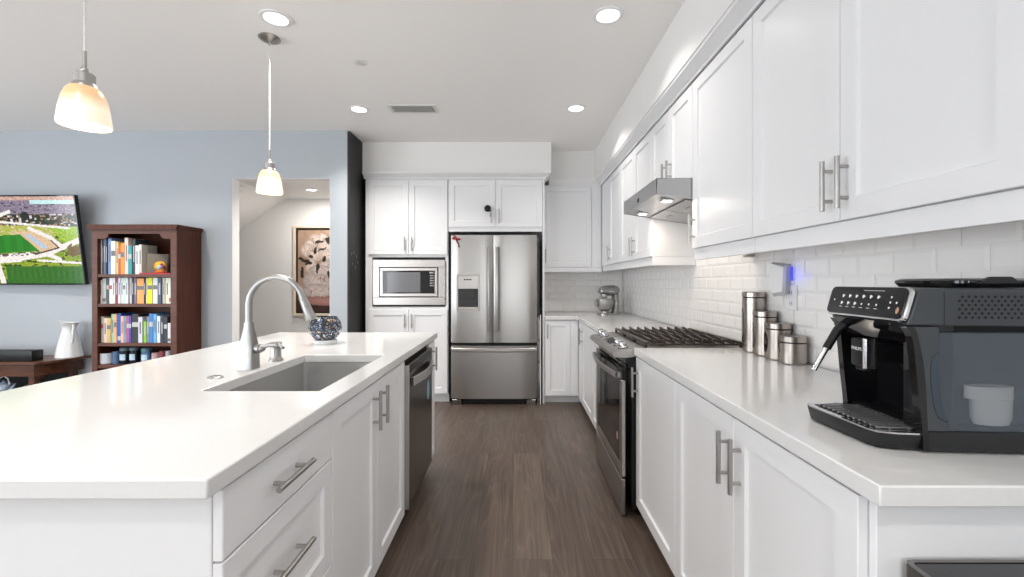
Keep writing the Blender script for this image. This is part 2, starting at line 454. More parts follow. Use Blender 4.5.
# soffits above the cabinets
struct(B().box((.88, .79, 2.411), (XR - .001, YF - .001, ZC - .001)).build('ceiling_soffit_right', 'wallw'))
struct(B().box((-1.622, 4.63, 2.411), (.365, YF - .001, ZC - .001)).build('ceiling_soffit_fridge', 'wallw'))
struct(B().box((.366, 4.935, 2.411), (.879, YF - .001, ZC - .001)).build('ceiling_soffit_back', 'wallw'))

# crown trim
CR = [(0.0, 0.0), (0.012, 0.0), (0.014, .012), (0.022, .016), (0.05, .042), (0.062, .046), (0.066, .059), (0.0, .059)]   # (out, up)
b = B(); b.prism([(.951 - o, 2.351 + z) for o, z in CR], 'y', .79, 4.934)
struct(b.build('trim_2', 'cab', ang=25))
b = B(); b.loops([[(-1.598, 4.616 - o, 2.351 + z) for o, z in CR], [(.294 + o, 4.616 - o, 2.351 + z) for o, z in CR], [(.294 + o, 4.934, 2.351 + z) for o, z in CR]])
struct(b.build('trim_3', 'cab', ang=25))
b = B(); b.prism([(4.935 - o * .6, 2.351 + z) for o, z in CR], 'x', .363, .95)
struct(b.build('trim_4', 'cab', ang=25))

# ------------------------------------------------------------------ tiled backsplash (bevelled 3x6 tiles)
def tiles(name, fmap, u0, u1, v0, v1, off=0.0):
    b = B(fmap)
    tw, th, g, bv = .1524, .0762, .0016, .012
    b.box((u0, v0, .0005), (u1, v1, .006), 1)
    rows = int(math.ceil((v1 - v0) / th))
    for r in range(rows):
        z0 = v0 + r * th; z1 = min(z0 + th, v1)
        if z1 - z0 < .012: continue
        s = u0 - (tw / 2 if r % 2 else 0) - off
        while s < u1:
            a = max(s, u0) + g / 2; c = min(s + tw, u1) - g / 2
            if c - a > .012:
                bb = min(bv, (c - a) * .3, (z1 - z0) * .3)
                b.loops([rect(a, c, z0 + g / 2, z1 - g / 2, 0, .006), rect(a, c, z0 + g / 2, z1 - g / 2, 0, .0085), rect(a, c, z0 + g / 2, z1 - g / 2, bb, .0112)], 0, cap0=False)
            s += tw
    return struct(b.build(name, ['tile', 'grout'], ang=8))
tiles('wall_right_backsplash', face_mx(XR), .80, YF - .014, .9165, 1.447)
tiles('wall_far_backsplash', face_my(YF), .295, XR - .014, .9165, 1.43, .05)

# ================================================================== CABINETS, RIGHT RUN
XB = .664     # box front, door face at .644
def base_cab(label, y0, y1, doors, near_panel=False, group='white base cabinets'):
    r = thing('base_cabinet', label, 'cabinet', ((XB + XR) / 2, (y0 + y1) / 2, 0), group=group)
    B().box((XB, y0 + .001, .075), (XR - .002, y1 - .001, .8765)).build('body', 'carc', r, world=True)
    B().box((XB + .06, y0 + .001, 0), (XR - .004, y1 - .001, .074)).build('toe_kick', 'carc', r, world=True)
    if near_panel:
        B().box((XB - .001, y0 - .018, 0.0), (XR - .002, y0, .8765), 0, .002).build('end_panel', 'cab', r, world=True)
    fm = face_mx(XB)
    for (a, c, hu) in doors:
        shaker('door', fm, a, c, .068, .868, r, handle=('v', hu, .738, .158) if hu else None)
    return r
base_cab('white two-door base cabinet at the near end of the right counter, under the coffee machine', .829, 1.787, [(.829, 1.305, 1.265), (1.305, 1.787, 1.338)], True)
base_cab('white single-door base cabinet between the two-door cabinet and the range', 1.789, 2.372, [(1.789, 2.372, 2.335)])
base_cab('narrow white base cabinet just beyond the range on the right run', 3.158, 3.745, [(3.158, 3.745, None)])
r = base_cab('white corner base cabinet beyond the range with a handle near the far wall', 3.747, 4.575, [(3.747, 4.33, 4.29)])
B(face_mx(XB)).box((4.331, .068, .001), (4.558, .868, .018), 0, .001).build('filler', 'cab', r, world=True)

# back run base cabinet right of the fridge
YBX = 4.60
r = thing('base_cabinet', 'small white base cabinet on the far wall right of the refrigerator', 'cabinet', (.46, 4.9, 0))
B().box((.296, YBX, .075), (XB - .002, YF - .002, .8765)).build('body', 'carc', r, world=True)
B().box((.296, YBX + .055, 0), (XB + .0595, YF - .3, .074)).build('toe_kick', 'carc', r, world=True)
shaker('door', face_my(YBX), .297, .560, .085, .868, r, handle=('v', .322, .76, .15), stile=.055)
B(face_my(YBX)).box((.561, .085, .001), (.643, .868, .018), 0, .001).build('filler', 'cab', r, world=True)

# worktops
def slab(name, poly, label, z0=.8775, z1=.915, hole=None):
    b = B()
    b.prism(poly, 'z', z0, z1)
    o = b.build(name, 'quartz', bevel=.003)
    return tag(o, label, 'countertop')
slab('worktop', [(.632, .765), (1.2655, .765), (1.2655, 2.370), (.632, 2.370)], 'white quartz worktop on the right carrying the coffee machine and steel canisters')
slab('worktop', [(.632, 3.160), (1.2655, 3.160), (1.2655, 5.2355), (.295, 5.2355), (.295, 4.565), (.632, 4.565)], 'L-shaped white quartz worktop in the far corner under the stand mixer')

# ================================================================== UPPER CABINETS, RIGHT RUN
XU = .970     # box front, door face .95
def upper_cab(label, y0, y1, doors, z0=1.449, rail=True, ztop=2.350, hz=None, near_side=False):
    r = thing('wall_cabinet', label, 'cabinet', ((XU + XR) / 2, (y0 + y1) / 2, z0), group='white wall cabinets on the right')
    B().box((XU, y0 + .001, z0), (XR - .001, y1 - .001, ztop)).build('body', 'carc', r, world=True)
    for (a, c, hu) in doors:
        shaker('door', face_mx(XU), a, c, z0, ztop - .003, r, handle=('v', hu, hz or (z0 + .108), .150 if not hz else .12) if hu else None)
    if rail:
        b = B()
        b.box((XU - .008, y0 + .001, z0 - .061), (XU + .012, y1 - .001, z0 - .001), 0, .001)
        if near_side: b.box((XU + .013, y0 + .001, z0 - .061), (XR - .014, y0 + .02, z0 - .001), 0, .001)
        b.build('light_rail', 'cab', r, world=True)
    return r
upper_cab('large white two-door wall cabinet above the coffee machine', .81, 1.774, [(.81, 1.294, 1.263), (1.294, 1.774, 1.325)])
upper_cab('white single-door wall cabinet between the range hood and the large two-door wall cabinet', 1.776, 2.378, [(1.776, 2.378, 2.345)])
upper_cab('short white two-door wall cabinet directly above the range hood', 2.380, 3.108, [(2.380, 2.744, 2.70), (2.744, 3.108, 2.785)], z0=1.835, rail=False, hz=1.955)
upper_cab('white two-door wall cabinet just beyond the range hood', 3.110, 4.030, [(3.110, 3.570, 3.535), (3.570, 4.030, 3.605)], near_side=True)
r = upper_cab('white single-door wall cabinet at the far corner of the right run', 4.032, 4.918, [(4.032, 4.50, 4.465)])
B(face_mx(XU)).box((4.501, 1.449, .001), (4.898, 2.347, .018), 0, .001).build('filler', 'cab', r, world=True)

# back wall upper
r = thing('wall_cabinet', 'white single-door wall cabinet on the far wall between refrigerator and corner', 'cabinet', (.6, 5.1, 1.434))
B().box((.296, 4.942, 1.436), (.968, YF - .001, 2.35)).build('body', 'carc', r, world=True)
shaker('door', face_my(4.940), .298, .84, 1.436, 2.335, r, handle=('v', .325, 1.56, .15), stile=.05)
B(face_my(4.940)).box((.842, 1.436, .001), (.949, 2.35, .018), 0, .001).box((.298, 2.337, .001), (.841, 2.35, .018)).build('filler', 'cab', r, world=True)
B().box((.298, 4.925, 1.383), (.955, 4.940, 1.433), 0, .001).build('light_rail', 'cab', r, world=True)

# ================================================================== TALL CABINETS AROUND THE FRIDGE
YT = 4.62
r = thing('tall_cabinet', 'tall white cabinet holding the built-in microwave, left of the refrigerator', 'cabinet', (-1.15, 4.93, 0))
x0, x1 = -1.584, -.716
b = B()
b.box((x0, YT, .10), (x1, YF - .001, 1.01)); b.box((x0, YT, 1.53), (x1, YF - .001, 2.35))
b.box((x0, YT, 1.01), (x0 + .07, YF - .001, 1.53)); b.box((x1 - .03, YT, 1.01), (x1, YF - .001, 1.53)); b.box((x0 + .07, YF - .1, 1.01), (x1 - .03, YF - .001, 1.53))
b.build('body', 'cab', r, world=True)
B().box((x0, YT + .06, 0), (x1, YF - .002, .099)).build('toe_kick', 'carc', r, world=True)
fm = face_my(YT)
shaker('door', fm, -1.553, -1.129, 1.556, 2.338, r, handle=('v', -1.165, 1.665, .15))
shaker('door', fm, -1.129, -.722, 1.556, 2.338, r, handle=('v', -1.092, 1.665, .15))
shaker('door', fm, -1.553, -1.129, .10, .985, r, handle=('v', -1.165, .865, .15))
shaker('door', fm, -1.129, -.722, .10, .985, r, handle=('v', -1.092, .865, .15))
r = thing('wall_cabinet', 'wide white two-door cabinet above the refrigerator', 'cabinet', (-.22, 4.93, 1.83))
B().box((-.714, YT, 1.80), (.271, YF - .001, 2.35)).build('body', 'cab', r, world=True)
shaker('door', fm, -.712, -.221, 1.845, 2.338, r, handle=('v', -.262, 1.955, .15))
shaker('door', fm, -.221, .271, 1.845, 2.338, r, handle=('v', -.182, 1.955, .15))
b = B(); b.box((.273, 4.598, 0), (.293, YF - .001, 2.35), 0, .001)
tag(b.build('fridge_side_panel', 'cab'), 'tall thin white panel standing right of the refrigerator', 'panel')
# little black strap lock
lk = B(); lk.ball((-.30, YT - .045, 2.035), .036, 14, 0, (1, .7, 1)); lk.box((-.31, YT - .052, 2.005), (-.262, YT - .038, 2.017), 0, .003); lk.box((-.275, YT - .046, 1.95), (-.262, YT - .030, 1.99), 0, .004)
tag(lk.build('cabinet_lock', 'black'), 'small black strap lock hanging on the handle of the cabinet over the refrigerator', 'lock')

# ------------------------------------------------------------------ microwave
r = thing('microwave', 'built-in stainless microwave in the tall white cabinet', 'microwave', (-1.11, 4.62, 1.03))
Y0 = YT - .022
def ring(b, u0, u1, v0, v1, t, n0, n1, m=0, bev=.002):
    b.box((u0, v0, n0), (u1, v0 + t, n1), m, bev); b.box((u0, v1 - t, n0), (u1, v1, n1), m, bev)
    b.box((u0, v0 + t, n0), (u0 + t, v1 - t, n1), m, bev); b.box((u1 - t, v0 + t, n0), (u1, v1 - t, n1), m, bev)
fmw = face_my(YT - .001)
mu0, mu1, mv0, mv1 = -1.503, -.746, 1.030, 1.504
b = B(fmw)
iu0, iu1, iv0, iv1 = -1.435, -.818, 1.110, 1.425
b.box((mu0, mv0, .001), (mu1, iv0, .02), 0, .003); b.box((mu0, iv1, .001), (mu1, mv1, .02), 0, .003)
b.box((mu0, iv0, .001), (iu0, iv1, .02), 0, .002); b.box((iu1, iv0, .001), (mu1, iv1, .02), 0, .002)
b.build('trim_frame', 'steel', r, world=True)
b = B(fmw); b.box((iu0 + .002, iv0 + .002, -.38), (iu1 - .002, iv1 - .002, .004)); b.build('case', 'black', r, world=True)
b = B(fmw); ring(b, iu0 + .008, iu1 - .008, iv0 + .010, iv1 - .008, .030, .005, .024)
d = b.build('door', 'steel', r, world=True)
b = B(fmw); b.box((iu0 + .036, iv0 + .038, .005), (iu1 - .038, iv1 - .036, .020), 0, .002)
b.build('glass', 'gblack', d, world=True)
b = B(fmw); b.box((-1.352, 1.162, .0201), (-1.005, 1.372, .0212)); b.build('window', mat('microwave_window_mesh', (.16, .16, .17), .12), d, world=True)
b = B(fmw)
for k in range(5):
    for q in range(3): b.box((-.905 + q * .014, 1.33 - k * .026, .0202), (-.896 + q * .014, 1.344 - k * .026, .0215))
b.box((-.91, 1.36, .0202), (-.868, 1.375, .0212))
b.build('keypad', 'grey', r, world=True)

# ------------------------------------------------------------------ refrigerator
FX0, FX1, FY = -.676, .212, 4.535
r = thing('refrigerator', 'stainless french-door refrigerator with bottom freezer and water dispenser', 'refrigerator', ((FX0 + FX1) / 2, 4.87, 0))
b = B(); b.box((FX0 + .004, FY + .075, .03), (FX1 - .004, YF - .03, 1.755)); b.build('case', 'black', r, world=True)
fmf = face_my(FY + .07)
xm = (493 - 516.5) * FY / F
def fdoor(name, u0, u1, v0, v1, rad=.012):
    b = B(fmf)
    # gently crowned front
    prof = []
    n = 10
    for k in range(n + 1):
        u = u0 + (u1 - u0) * k / n; e = (k / n - .5) * 2
        prof.append((u, .07 - .010 * e ** 4 - (.006 if k in (0, n) else 0)))
    poly = [(u0, 0), *prof, (u1, 0)]
    L = []
    for v, sh in ((v0, -.006), (v0 + .005, 0), (v1 - .005, 0), (v1, -.006)):
        L.append([(u, v, max(0, q + sh) if q > 0 else 0) for u, q in poly])
    b.loops(L)
    return b.build(name, 'steelv', r, ang=30, world=True)
dl = fdoor('door', FX0, xm - .003, .640, 1.757)
dr = fdoor('door', xm + .003, FX1, .640, 1.757)
dz = fdoor('freezer_drawer', FX0, FX1, .062, .612)
def vhandle(u, v0, v1, parent, n0=.07):
    b = B(fmf); pts = []
    K = 14
    L = []
    for k in range(K + 1):
        t = k / K; v = v0 + (v1 - v0) * t
        n = n0 + .028 + .022 * math.sin(PI * t)
        hw = .0155; ht = .008
        L.append([(u - hw, v, n), (u - hw * .6, v, n + ht), (u + hw * .6, v, n + ht), (u + hw, v, n), (u + hw * .6, v, n - .004), (u - hw * .6, v, n - .004)])
    b.loops(L)
    b.box((u - .012, v0, n0 - .004), (u + .012, v0 + .03, n0 + .03)); b.box((u - .012, v1 - .03, n0 - .004), (u + .012, v1, n0 + .03))
    return b.build('handle', 'steelv', parent, world=True)
vhandle(xm - .043, .762, 1.632, dl); vhandle(xm + .043, .762, 1.632, dr)
b = B(fmf); L = []
for k in range(17):
    t = k / 16; u = FX0 + .012 + (FX1 - FX0 - .024) * t; n = .098 + .018 * math.sin(PI * t); v = .574
    L.append([(u, v - .022, n), (u, v - .012, n + .010), (u, v + .012, n + .010), (u, v + .022, n), (u, v, n - .005)])
b.loops(L); b.box((FX0 + .012, .560, .066), (FX0 + .04, .588, .10)); b.box((FX1 - .04, .560, .066), (FX1 - .012, .588, .10))
b.build('handle', 'steel', dz, world=True)
# dispenser
du0, du1, dv0, dv1 = -.618, -.378, .968, 1.352
b = B(fmf)
ring(b, du0, du1, dv0, dv1, .018, .066, .082, 0, .003)
b.box((du0 + .018, 1.20, .066), (du1 - .018, dv1 - .018, .080), 0, .002)
disp = b.build('dispenser', 'steel', r, world=True)
b = B(fmf)
b.box((du0 + .018, dv0 + .018, .0705), (du1 - .018, 1.20, .0712))  # dark sheet on the solid door paints the shade of a recess
b.box((du0 + .05, 1.10, .071), (du1 - .05, 1.2, .078), 0, .003)
b.build('recess_shade', mat('dispenser_recess_shade', (.02, .02, .021), .35), disp, world=True)
b = B(fmf); b.box((du0 + .02, dv0 + .018, .071), (du1 - .02, dv0 + .045, .083), 0, .003)
b.lathe([(.0, 0), (.055, 0), (.05, .03), (.0, .03)], (-.498, 1.005, 0), 16, 0) if False else None
b.build('drip_shelf', 'steel', disp, world=True)
b = B(fmf)
for k in range(3): b.box((-.54 + k * .028, 1.288, .0802), (-.522 + k * .028, 1.30, .0812))
b.build('display', 'gblack', disp, world=True)
b = B()
for u in (FX0 + .06, FX1 - .06):
    b = B(); b.box((u - .05, FY + .01, 0.0), (u + .05, FY + .12, .055), 0, .004); b.build('foot', 'dsteel', r, world=True)
b = B(); b.box((FX0 + .12, FY + .05, .005), (FX1 - .12, FY + .08, .058)); b.build('grille', 'black', r, world=True)

def text_mesh(name, body, size, m, parent, fmap_pts, ext=.0004, bold=False):
    cu = bpy.data.curves.new(name, 'FONT'); cu.body = body; cu.size = size; cu.extrude = ext; cu.align_x = 'CENTER'; cu.align_y = 'CENTER'
    if bold: cu.offset = size * .02
    o = bpy.data.objects.new(name, cu); COL.objects.link(o)
    dg = bpy.context.evaluated_depsgraph_get(); dg.update()
    me = bpy.data.meshes.new_from_object(o.evaluated_get(dg))
    bpy.data.objects.remove(o)
    for v in me.vertices: v.co = Vector(fmap_pts(*v.co))
    me.materials.clear(); me.materials.append(M[m] if isinstance(m, str) else m)
    q = bpy.data.objects.new(name, me); COL.objects.link(q); q.parent = parent
    return q
Lr = parent_origin(r)
text_mesh('lettering', 'Whirlpool', .024, 'grey', r, lambda x, y, z: (.075 + x - Lr[0], FY - .0005 - z - Lr[1], 1.672 + y - Lr[2]))

# red bow magnet at top left of the fridge door, magnets on the fridge side
b = B()
fy = FY - .004
b.ball((-.64, fy - .010, 1.72), .016, 12, 0, (1.6, .5, 1)); b.ball((-.60, fy - .010, 1.712), .016, 12, 0, (1.6, .5, .8)); b.ball((-.622, fy - .014, 1.714), .010, 10, 0)
b.tube([(-.622, fy - .01, 1.71), (-.61, fy - .012, 1.68), (-.594, fy - .01, 1.65)], [.008, .007, .003], 8)
b.tube([(-.628, fy - .01, 1.74), (-.65, fy - .01, 1.75), (-.655, fy - .008, 1.735)], [.006, .008, .003], 8)
b.box((-.60, fy - .012, 1.625), (-.588, fy - .003, 1.655), 1, .002)
tag(b.build('bow_magnet', ['red', 'black']), 'dark red bow magnet at the top left corner of the refrigerator door', 'magnet')

# folded step stool between fridge and panel
r = thing('folding_step_ladder', 'folded white and grey step ladder slotted between refrigerator and side panel', 'ladder', (.24, 4.7, 0))
b = B()
b.box((.219, 4.575, 0), (.228, 4.60, .91), 0, .002); b.box((.219, 4.86, 0), (.228, 4.885, .91), 0, .002); b.box((.219, 4.60, .885), (.228, 4.86, .905), 0, .002)
b.build('front_frame', 'nickel', r, world=True)
b = B(); b.box((.244, 4.565, 0), (.254, 4.59, .93), 0, .002); b.box((.244, 4.86, 0), (.254, 4.885, .93), 0, .002)
b.build('rear_frame', 'white', r, world=True)
for z in (.22, .45, .68):
    B().box((.230, 4.57, z), (.242, 4.87, z + .20), 0, .002).build('step', 'grey', r, world=True)

# ================================================================== ISLAND
IX = -.589   # box front; doors to -.569
def island_cab(name, label, y0, y1):
    r = thing(name, label, 'cabinet', (-.9, (y0 + y1) / 2, 0))
    return r
fi = face_px(IX)
ID = -1.20   # back of cabinets
# drawer unit
r = island_cab('drawer_cabinet', 'white three-drawer base cabinet at the near end of the island', .869, 1.359)
B().box((ID, .87, .085), (IX, 1.359, .8765)).build('body', 'carc', r, world=True)
B().box((ID, .87, 0), (IX - .06, 1.359, .084)).build('toe_kick', 'carc', r, world=True)
B().box((-1.62, .851, 0.0), (IX - .001, .869, .8765), 0, .002).build('end_panel', 'cab', r, world=True)
yc = 1.085
shaker('drawer', fi, .851, 1.359, .727, .868, r, flat=True, handle=('h', yc, .797, .172))
shaker('drawer', fi, .851, 1.359, .403, .725, r, handle=('h', yc, .588, .172), stile=.055)
shaker('drawer', fi, .851, 1.359, .085, .401, r, handle=('h', yc, .265, .172), stile=.055)
# sink unit (open box so that the sink hangs inside)
r = island_cab('sink_cabinet', 'white two-door base cabinet under the island sink', 1.361, 2.240)
b = B()
b.box((ID, 1.361, .085), (IX, 1.379, .8765)); b.box((ID, 2.222, .085), (IX, 2.240, .8765)); b.box((ID, 1.379, .085), (IX, 2.222, .103))
b.box((ID, 1.379, .103), (ID + .012, 2.222, .8765)); b.box((IX - .018, 1.379, .103), (IX, 2.222, .8765))
b.build('body', 'carc', r, world=True)
B().box((ID, 1.361, 0), (IX - .06, 2.240, .084)).build('toe_kick', 'carc', r, world=True)
shaker('door', fi, 1.361, 1.800, .085, .868, r, handle=('v', 1.745, .760, .155))
shaker('door', fi, 1.800, 2.240, .085, .868, r, handle=('v', 1.842, .760, .155))
# end cabinet
r = island_cab('base_cabinet', 'narrow white base cabinet at the far end of the island beyond the dishwasher', 2.868, 3.07)
B().box((ID, 2.868, .085), (IX, 3.06, .8765)).build('body', 'carc', r, world=True)
B().box((ID, 2.868, 0), (IX - .06, 3.06, .084)).build('toe_kick', 'carc', r, world=True)
shaker('door', fi, 2.868, 3.06, .085, .868, r, handle=('v', 2.96, .755, .155), stile=.05)
# back panel of island
b = B(); b.box((-1.62, .870, 0), (ID - .002, 3.06, .8765))
tag(b.build('island_base', 'cab'), 'white panelled back half of the island under the quartz overhang', 'island base')

# island worktop with sink cut-out
hx0, hx1, hy0, hy1 = -1.034, -.645, 1.434, 2.148
ix0, ix1, iy0, iy1 = -1.675, -.556, .791, 3.10
xs = [ix0, hx0, hx1, ix1]; ys = [iy0, hy0, hy1, iy1]
b = B(); vs = []; fs = []
for z in (.8775, .915):
    for y in ys:
        for x in xs: vs.append((x, y, z))
def vid(i, j, k): return k * 16 + j * 4 + i
for j in range(3):
    for i in range(3):
        if i == 1 and j == 1: continue
        for k in (0, 1): fs.append((vid(i, j, k), vid(i + 1, j, k), vid(i + 1, j + 1, k), vid(i, j + 1, k)))
for i in range(3):
    fs.append((vid(i, 0, 0), vid(i + 1, 0, 0), vid(i + 1, 0, 1), vid(i, 0, 1))); fs.append((vid(i, 3, 0), vid(i + 1, 3, 0), vid(i + 1, 3, 1), vid(i, 3, 1)))
    fs.append((vid(0, i, 0), vid(0, i + 1, 0), vid(0, i + 1, 1), vid(0, i, 1))); fs.append((vid(3, i, 0), vid(3, i + 1, 0), vid(3, i + 1, 1), vid(3, i, 1)))
fs += [(vid(1, 1, 0), vid(2, 1, 0), vid(2, 1, 1), vid(1, 1, 1)), (vid(1, 2, 0), vid(2, 2, 0), vid(2, 2, 1), vid(1, 2, 1)),
       (vid(1, 1, 0), vid(1, 2, 0), vid(1, 2, 1), vid(1, 1, 1)), (vid(2, 1, 0), vid(2, 2, 0), vid(2, 2, 1), vid(2, 1, 1))]
b.add(vs, fs)
tag(b.build('worktop', 'quartz', bevel=.0035), 'large white quartz island worktop with the sink cut into it', 'countertop')

# sink
r = thing('sink', 'rectangular stainless undermount sink set into the island worktop', 'sink', (-.83, 1.79, .64))
def rr(x0, x1, y0, y1, rad, z, n=5):
    pts = []
    for cx, cy, a0 in ((x1 - rad, y1 - rad, 0), (x0 + rad, y1 - rad, PI / 2), (x0 + rad, y0 + rad, PI), (x1 - rad, y0 + rad, 3 * PI / 2)):
        for k in range(n + 1):
            a = a0 + PI / 2 * k / n; pts.append((cx + rad * math.cos(a), cy + rad * math.sin(a), z))
    return pts
b = B()
e = .006
b.loops([rr(hx0 - .02, hx1 + .02, hy0 - .02, hy1 + .02, .03, .8765), rr(hx0 - e, hx1 + e, hy0 - e, hy1 + e, .02, .8765),
         rr(hx0 - e, hx1 + e, hy0 - e, hy1 + e, .02, .69), rr(hx0 + .01, hx1 - .01, hy0 + .01, hy1 - .01, .03, .675)], 0, False, True)
b.build('basin', 'sink', r, world=True)
b = B(); b.lathe([(.0, .0), (.055, 0), (.055, .002), (.04, .003), (.03, -.0), (.0, .001)], (-.835, 1.85, .6752), 24)
b.build('drain', 'chrome', r, world=True)

# dishwasher
r = thing('dishwasher', 'dark stainless dishwasher built into the island beside the sink cabinet', 'dishwasher', (-.9, 2.555, 0))
B().box((ID, 2.246, .10), (-.585, 2.863, .870)).build('tub', 'darkgap', r, world=True)
fd = face_px(-.580)
b = B(fd); b.loops([rect(2.247, 2.862, .105, .845, 0, 0), rect(2.247, 2.862, .105, .845, 0, .026), rect(2.247, 2.862, .105, .845, .003, .030)])
d = b.build('door', 'dsteel', r, world=True)
b = B(fd); b.box((2.2465, .106, .0), (2.258, .844, .0315), 0, .001); b.build('edge_trim', 'nickel', d, world=True)
b = B(fd); L = []
for k in range(15):
    t = k / 14; u = 2.30 + .51 * t; n = .036 + .030 * math.sin(PI * t)
    L.append([(u, .725, n), (u, .728, n + .008), (u, .770, n + .008), (u, .773, n), (u, .770, n - .005), (u, .728, n - .005)])
b.loops(L); b.box((2.30, .728, .02), (2.32, .77, .04)); b.box((2.79, .728, .02), (2.81, .77, .04))
b.build('handle', 'nickel', d, world=True)
b = B(fd); b.box((2.268, .80, .0302), (2.845, .84, .0312)); b.build('control_strip', 'gblack', d, world=True)
b = B(fd); b.lathe([(.0, 0), (.03, 0), (.03, .0), (.0, .0)], (0, 0, 0), 4) if False else None
b.loops([[(2.74 + .035 * math.cos(a * PI / 8), .60 + .06 * math.sin(a * PI / 8), .0302) for a in range(16)], [(2.74 + .035 * math.cos(a * PI / 8), .60 + .06 * math.sin(a * PI / 8), .0310) for a in range(16)]])
b.build('sticker', mat('pale_blue_sticker', S(120, 170, 190), .4), d, world=True)
b = B(fd); b.box((2.66, .245, .0302), (2.71, .253, .031)); b.build('badge', 'chrome', d, world=True)
B().box((ID, 2.246, 0.0), (-.65, 2.863, .098)).build('toe_kick', 'black', r, world=True)

# ------------------------------------------------------------------ faucet, soap, button, bowl
fx, fyy = -1.098, 1.805
Z = .915
r = thing('faucet', 'brushed nickel gooseneck pull-down faucet behind the island sink', 'faucet', (fx, fyy, Z))
b = B()
prof = [(.0325, 0), (.0325, .006), (.031, .010), (.0305, .06), (.029, .085), (.0225, .125), (.0165, .165), (.0155, .185), (.0155, .19)]
L = []
for rad, z in prof:
    L.append([(p[0], p[1], z) for p in rr(-rad, rad, -rad, rad, rad * (.28 if z < .13 else .6), z, 4)])
b.loops(L)
b.build('base', 'faucet', r)
b = B(); pts = []; R = .112; zc = .262
pts.append((0, 0, .185))
for k in range(3): pts.append((0, 0, .20 + .03 * k))
for k in range(0, 25):
    a = PI - (PI * 0.90) * k / 24
    pts.append((R + R * math.cos(a), 0, zc + R * math.sin(a) * 1.0))
b.tube(pts, .0128, 16)
b.build('spout', 'faucet', r)
ex, ez = pts[-1][0], pts[-1][2]
dx, dz_ = math.cos(-PI * .38), math.sin(-PI * .38)
b = B()
b.tube([(ex - dx * .002, 0, ez - dz_ * .002), (ex + dx * .012, 0, ez + dz_ * .012), (ex + dx * .014, 0, ez + dz_ * .014), (ex + dx * .06, 0, ez + dz_ * .06), (ex + dx * .098, 0, ez + dz_ * .098), (ex + dx * .104, 0, ez + dz_ * .104)], [.0148, .0148, .0165, .0185, .0225, .0205], 18)
b.build('spray_head', 'faucet', r)
b = B()
b.tube([(.03, 0, .082), (.05, -.004, .082)], [.020, .018], 16); b.ball((.054, -.004, .083), .016, 14)
b.tube([(.058, -.004, .088), (.085, -.004, .098), (.118, -.004, .098)], [.009, .008, .0095], 12)
b.build('lever', 'faucet', r)
r = thing('soap_dispenser', 'short brushed nickel soap dispenser on the island worktop beside the faucet', 'soap dispenser', (-1.085, 1.985, Z))
b = B(); b.lathe([(.030, 0), (.030, .006), (.024, .012), (.0215, .02), (.0215, .058), (.0, .058)], (0, 0, 0), 24); b.build('collar', 'faucet', r)
b = B(); b.lathe([(.0, .058), (.023, .058), (.0245, .062), (.0245, .080), (.022, .084), (.0, .084)], (0, 0, 0), 24)
b.tube([(0, 0, .073), (.04, -.03, .072), (.055, -.042, .064)], [.010, .008, .007], 10); b.build('pump_head', 'faucet', r)
b = B(); b.lathe([(.0, 0), (.026, 0), (.026, .003), (.022, .006), (.014, .0065), (.012, .009), (.0, .009)], (-1.114, 1.629, Z), 28)
tag(b.build('disposal_button', 'faucet'), 'small round metal push button flush on the island worktop near the sink', 'button')

# mosaic bowl
bx, by = -1.103, 2.54
def mosaic_mat():
    m = mat('mosaic_glass', (.5, .5, .5), .12)
    nt = m.node_tree; N = nt.nodes; L = nt.links; p = N['Principled BSDF']
    tc = N.new('ShaderNodeTexCoord')
    v = N.new('ShaderNodeTexVoronoi'); v.inputs['Scale'].default_value = 62
    v2 = N.new('ShaderNodeTexVoronoi'); v2.feature = 'DISTANCE_TO_EDGE'; v2.inputs['Scale'].default_value = 62
    L.new(tc.outputs['Object'], v.inputs['Vector']); L.new(tc.outputs['Object'], v2.inputs['Vector'])
    sx = N.new('ShaderNodeSeparateColor'); L.new(v.outputs['Color'], sx.inputs[0])
    r = N.new('ShaderNodeValToRGB'); r.color_ramp.interpolation = 'CONSTANT'
    cols = [(0, S(70, 85, 115)), (.12, S(120, 130, 145)), (.34, S(105, 120, 145)), (.5, S(200, 205, 210)), (.62, S(140, 115, 90)), (.70, S(60, 60, 62)), (.84, S(150, 160, 170)), (.93, S(180, 165, 145))]
    r.color_ramp.elements[0].color = cols[0][1]; r.color_ramp.elements[1].position = cols[1][0]; r.color_ramp.elements[1].color = cols[1][1]
    for q, c in cols[2:]: r.color_ramp.elements.new(q).color = c
    L.new(sx.outputs[0], r.inputs[0])
    g = N.new('ShaderNodeMath'); g.operation = 'LESS_THAN'; g.inputs[1].default_value = .11; L.new(v2.outputs['Distance'], g.inputs[0])
    mx = N.new('ShaderNodeMixRGB'); mx.inputs[2].default_value = (.03, .03, .03, 1)
    L.new(g.outputs[0], mx.inputs[0]); L.new(r.outputs[0], mx.inputs[1]); L.new(mx.outputs[0], p.inputs['Base Color'])
    p.inputs['Metallic'].default_value = .25
    return m
r = thing('mosaic_candle_bowl', 'round mosaic glass candle bowl in blue and grey on the island worktop', 'candle holder', (bx, by, Z))
b = B(); b.lathe([(.0, 0), (.060, 0), (.064, .006), (.064, .022), (.05, .026), (.0, .026)], (0, 0, 0), 32); b.build('stand', 'ceramic', r)
b = B(); b.lathe([(.0, .027), (.055, .027), (.074, .042), (.090, .075), (.092, .092), (.084, .120), (.062, .156), (.058, .155), (.080, .118), (.087, .09), (.085, .076), (.070, .047), (.05, .034), (.0, .034)], (0, 0, 0), 14, cap=False); b.build('bowl', mosaic_mat(), r, ang=10)

